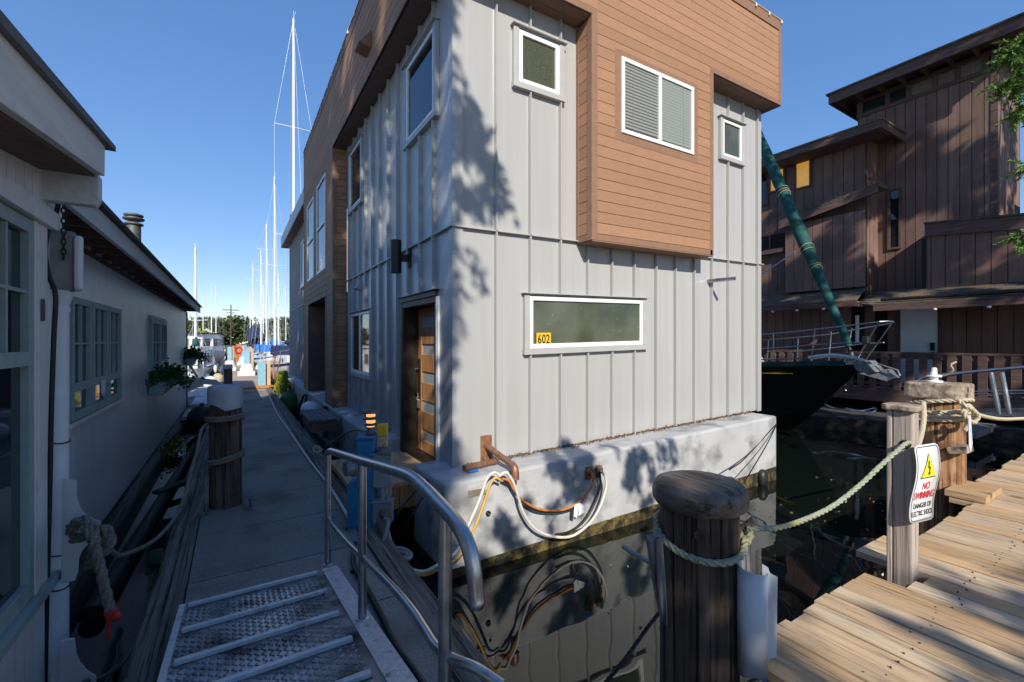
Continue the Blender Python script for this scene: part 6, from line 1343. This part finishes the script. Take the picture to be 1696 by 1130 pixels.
big_tree('tall broadleaved tree behind the left end of the pier', (-8.5,-15,0), (-8,-13.5,17), [(.6,(-6,-11,17)),(.7,(-11,-10,18)),(.55,(-7,-15,13.5)),(.8,(-8,-9,20)),(.9,(-9,-10,22))], [mb])
mb = MB()
def kB(u_, v_):
    e = 1-smooth(1.3, 1.75, u_+.25*nz(u_,v_,2,4)); e *= 1-smooth(2.35,2.65,v_+.15*nz(u_,v_,2,8)); return e
shade(mb, .1, 2.1, -.4, 2.9, 9, 12, 2800, .22, kB)
def kD(u_, v_): return (.9 if nz(u_*1.0, v_*1.2, 2.2, 21)+.3*nz(u_,v_,6,2) > -.10+max(0,(u_-2.3))*.22 else .0)
shade(mb, 1.3, 4.2, -.4, 1.95, 8, 10.5, 4600, .2, kD)
shade(mb, 4.0, 8, -1, 1.9, 9, 12, 900, .2, lambda u_, v_: 1 if nz(u_,v_,2,31) > .25 else 0)
# corner dapple on the front wall, leafy twigs over the float
def blob(u0, v0, ru, rv, k0, k1, n, size, thr, o):
    shade(mb, u0-ru, u0+ru, v0-rv, v0+rv, k0, k1, n, size, lambda u_, v_: 1 if ((u_-u0)/ru)**2+((v_-v0)/rv)**2 < 1 and nz(u_,v_,3.2,o) > thr else 0)
def uv(x, y, z): p = Vector((x,y,z)); return p.dot(E1), p.dot(E2)
for (x, z, ru, rv, n, thr, o) in ((2.32,4.62,.30,.48,420,-.02,2),(2.62,4.30,.24,.30,190,-.02,4),(2.3,3.95,.22,.22,90,0,6),(2.22,5.05,.2,.3,110,-.05,8),(2.85,4.05,.12,.1,30,-.1,5),(2.3,3.2,.22,.22,80,.0,12)):
    u_, v_ = uv(x, HY0, z); blob(u_, v_, ru, rv, 7, 8.5, int(n*1.7), .13, thr, o)
for (x, z, ru, rv, n, thr, o) in ((3.5,.84,.38,.34,420,-.16,2),(2.78,.34,.36,.26,300,-.08,5),(4.65,.55,.30,.36,330,-.10,7),(3.35,.36,.26,.16,120,.0,9),(3.6,1.22,.13,.2,90,-.1,3),(3.25,1.12,.1,.12,40,-.1,4),(5.2,.85,.22,.22,60,.1,3),(4.1,.95,.16,.2,90,0,11)):
    u_, v_ = uv(x, 4.185, z); blob(u_, v_, ru, rv, 4.6, 5.8, n*4, .085, thr, o)
big_tree('young broadleaved tree leaning over the pier behind the camera', (-3.2,-8,0), (-2.9,-7.8,8.2), [(.8,(-1.6,-7.6,6.6)),(.7,(-1.7,-7.9,5.6)),(.97,(-3.4,-7.0,9.3))], [mb])
mb = MB()
def kE(u_, v_):
    e = smooth(8.0, 9.2, u_)*(.5+.5*smooth(10.5,11.8,u_)); t = nz(u_, v_*.8, .95, 40)+.55*nz(u_, v_, 2.8, 41)
    return e*(1 if t < .10 else .0)
shade(mb, 8.0, 17.5, 1.5, 17.5, 8, 11, 80000, .20, kE)
big_tree('tall dense tree behind the right end of the pier', (13,-12,0), (12.5,-9,19), [(.6,(10.5,-7,15)),(.7,(15,-6,17)),(.85,(12,-4,21)),(.5,(15,-10,12))], [mb])
# cedar whose fronds hang into the picture at the right
cd = thing('cedar_tree', 'cedar tree with drooping green fronds hanging in at the right edge', 'tree', (10.5,-2.6,0), None)
mb = MB(); mb.tube([(10.5,-2.6,0),(10.4,-2.5,5),(10.3,-2.4,10)], [.3,.22,.12], 12); part('trunk', mb, M['bark'], cd)
def frond(tip, root, n, spread):
    t_, r_ = Vector(tip), Vector(root); mb = MB(); mb.tube(spline([r_, r_.lerp(t_,.5)+V(0,0,.25), t_],5), [.045-.0035*i for i in range(11)], 7); br = part('branch', mb, M['bark'], cd)
    mb = MB(); path = spline([r_, r_.lerp(t_,.5)+V(0,0,.25), t_], 12)
    for k in range(n):
        q = path[min(len(path)-1, int(len(path)*(.35+.65*R.random())))]; d = Vector((R.gauss(0,1),R.gauss(0,1),R.gauss(0,.5)-.55)).normalized(); l = spread*R.uniform(.3,1)
        tw = [q, q+d*l*.5+V(0,0,-.03*l), q+d*l+V(0,0,-.22*l)]; mb.tube(tw, .004, 4, False)
        for j in range(64):
            f = R.random(); p = tw[0].lerp(tw[1], f*2) if f < .5 else tw[1].lerp(tw[2], f*2-1)
            s1 = (d*.7+Vector((R.gauss(0,.6),R.gauss(0,.6),R.gauss(0,.35)-.25))).normalized(); mb.leaf(p, R.uniform(.035,.075)*(1.2-f*.5), .30, s1)
    part('frond', mb, M['cedar'], br, flat=True)
frond(DP(1668,92,5.6), DP(1790,60,6.2), 120, .36); frond(DP(1662,148,5.6), DP(1800,130,6.2), 110, .36); frond(DP(1684,190,5.7), DP(1800,150,6.2), 80, .34)
frond(DP(1690,285,5.8), DP(1790,270,6.2), 18, .3); frond(DP(1685,395,5.8), DP(1800,380,6.3), 30, .35)
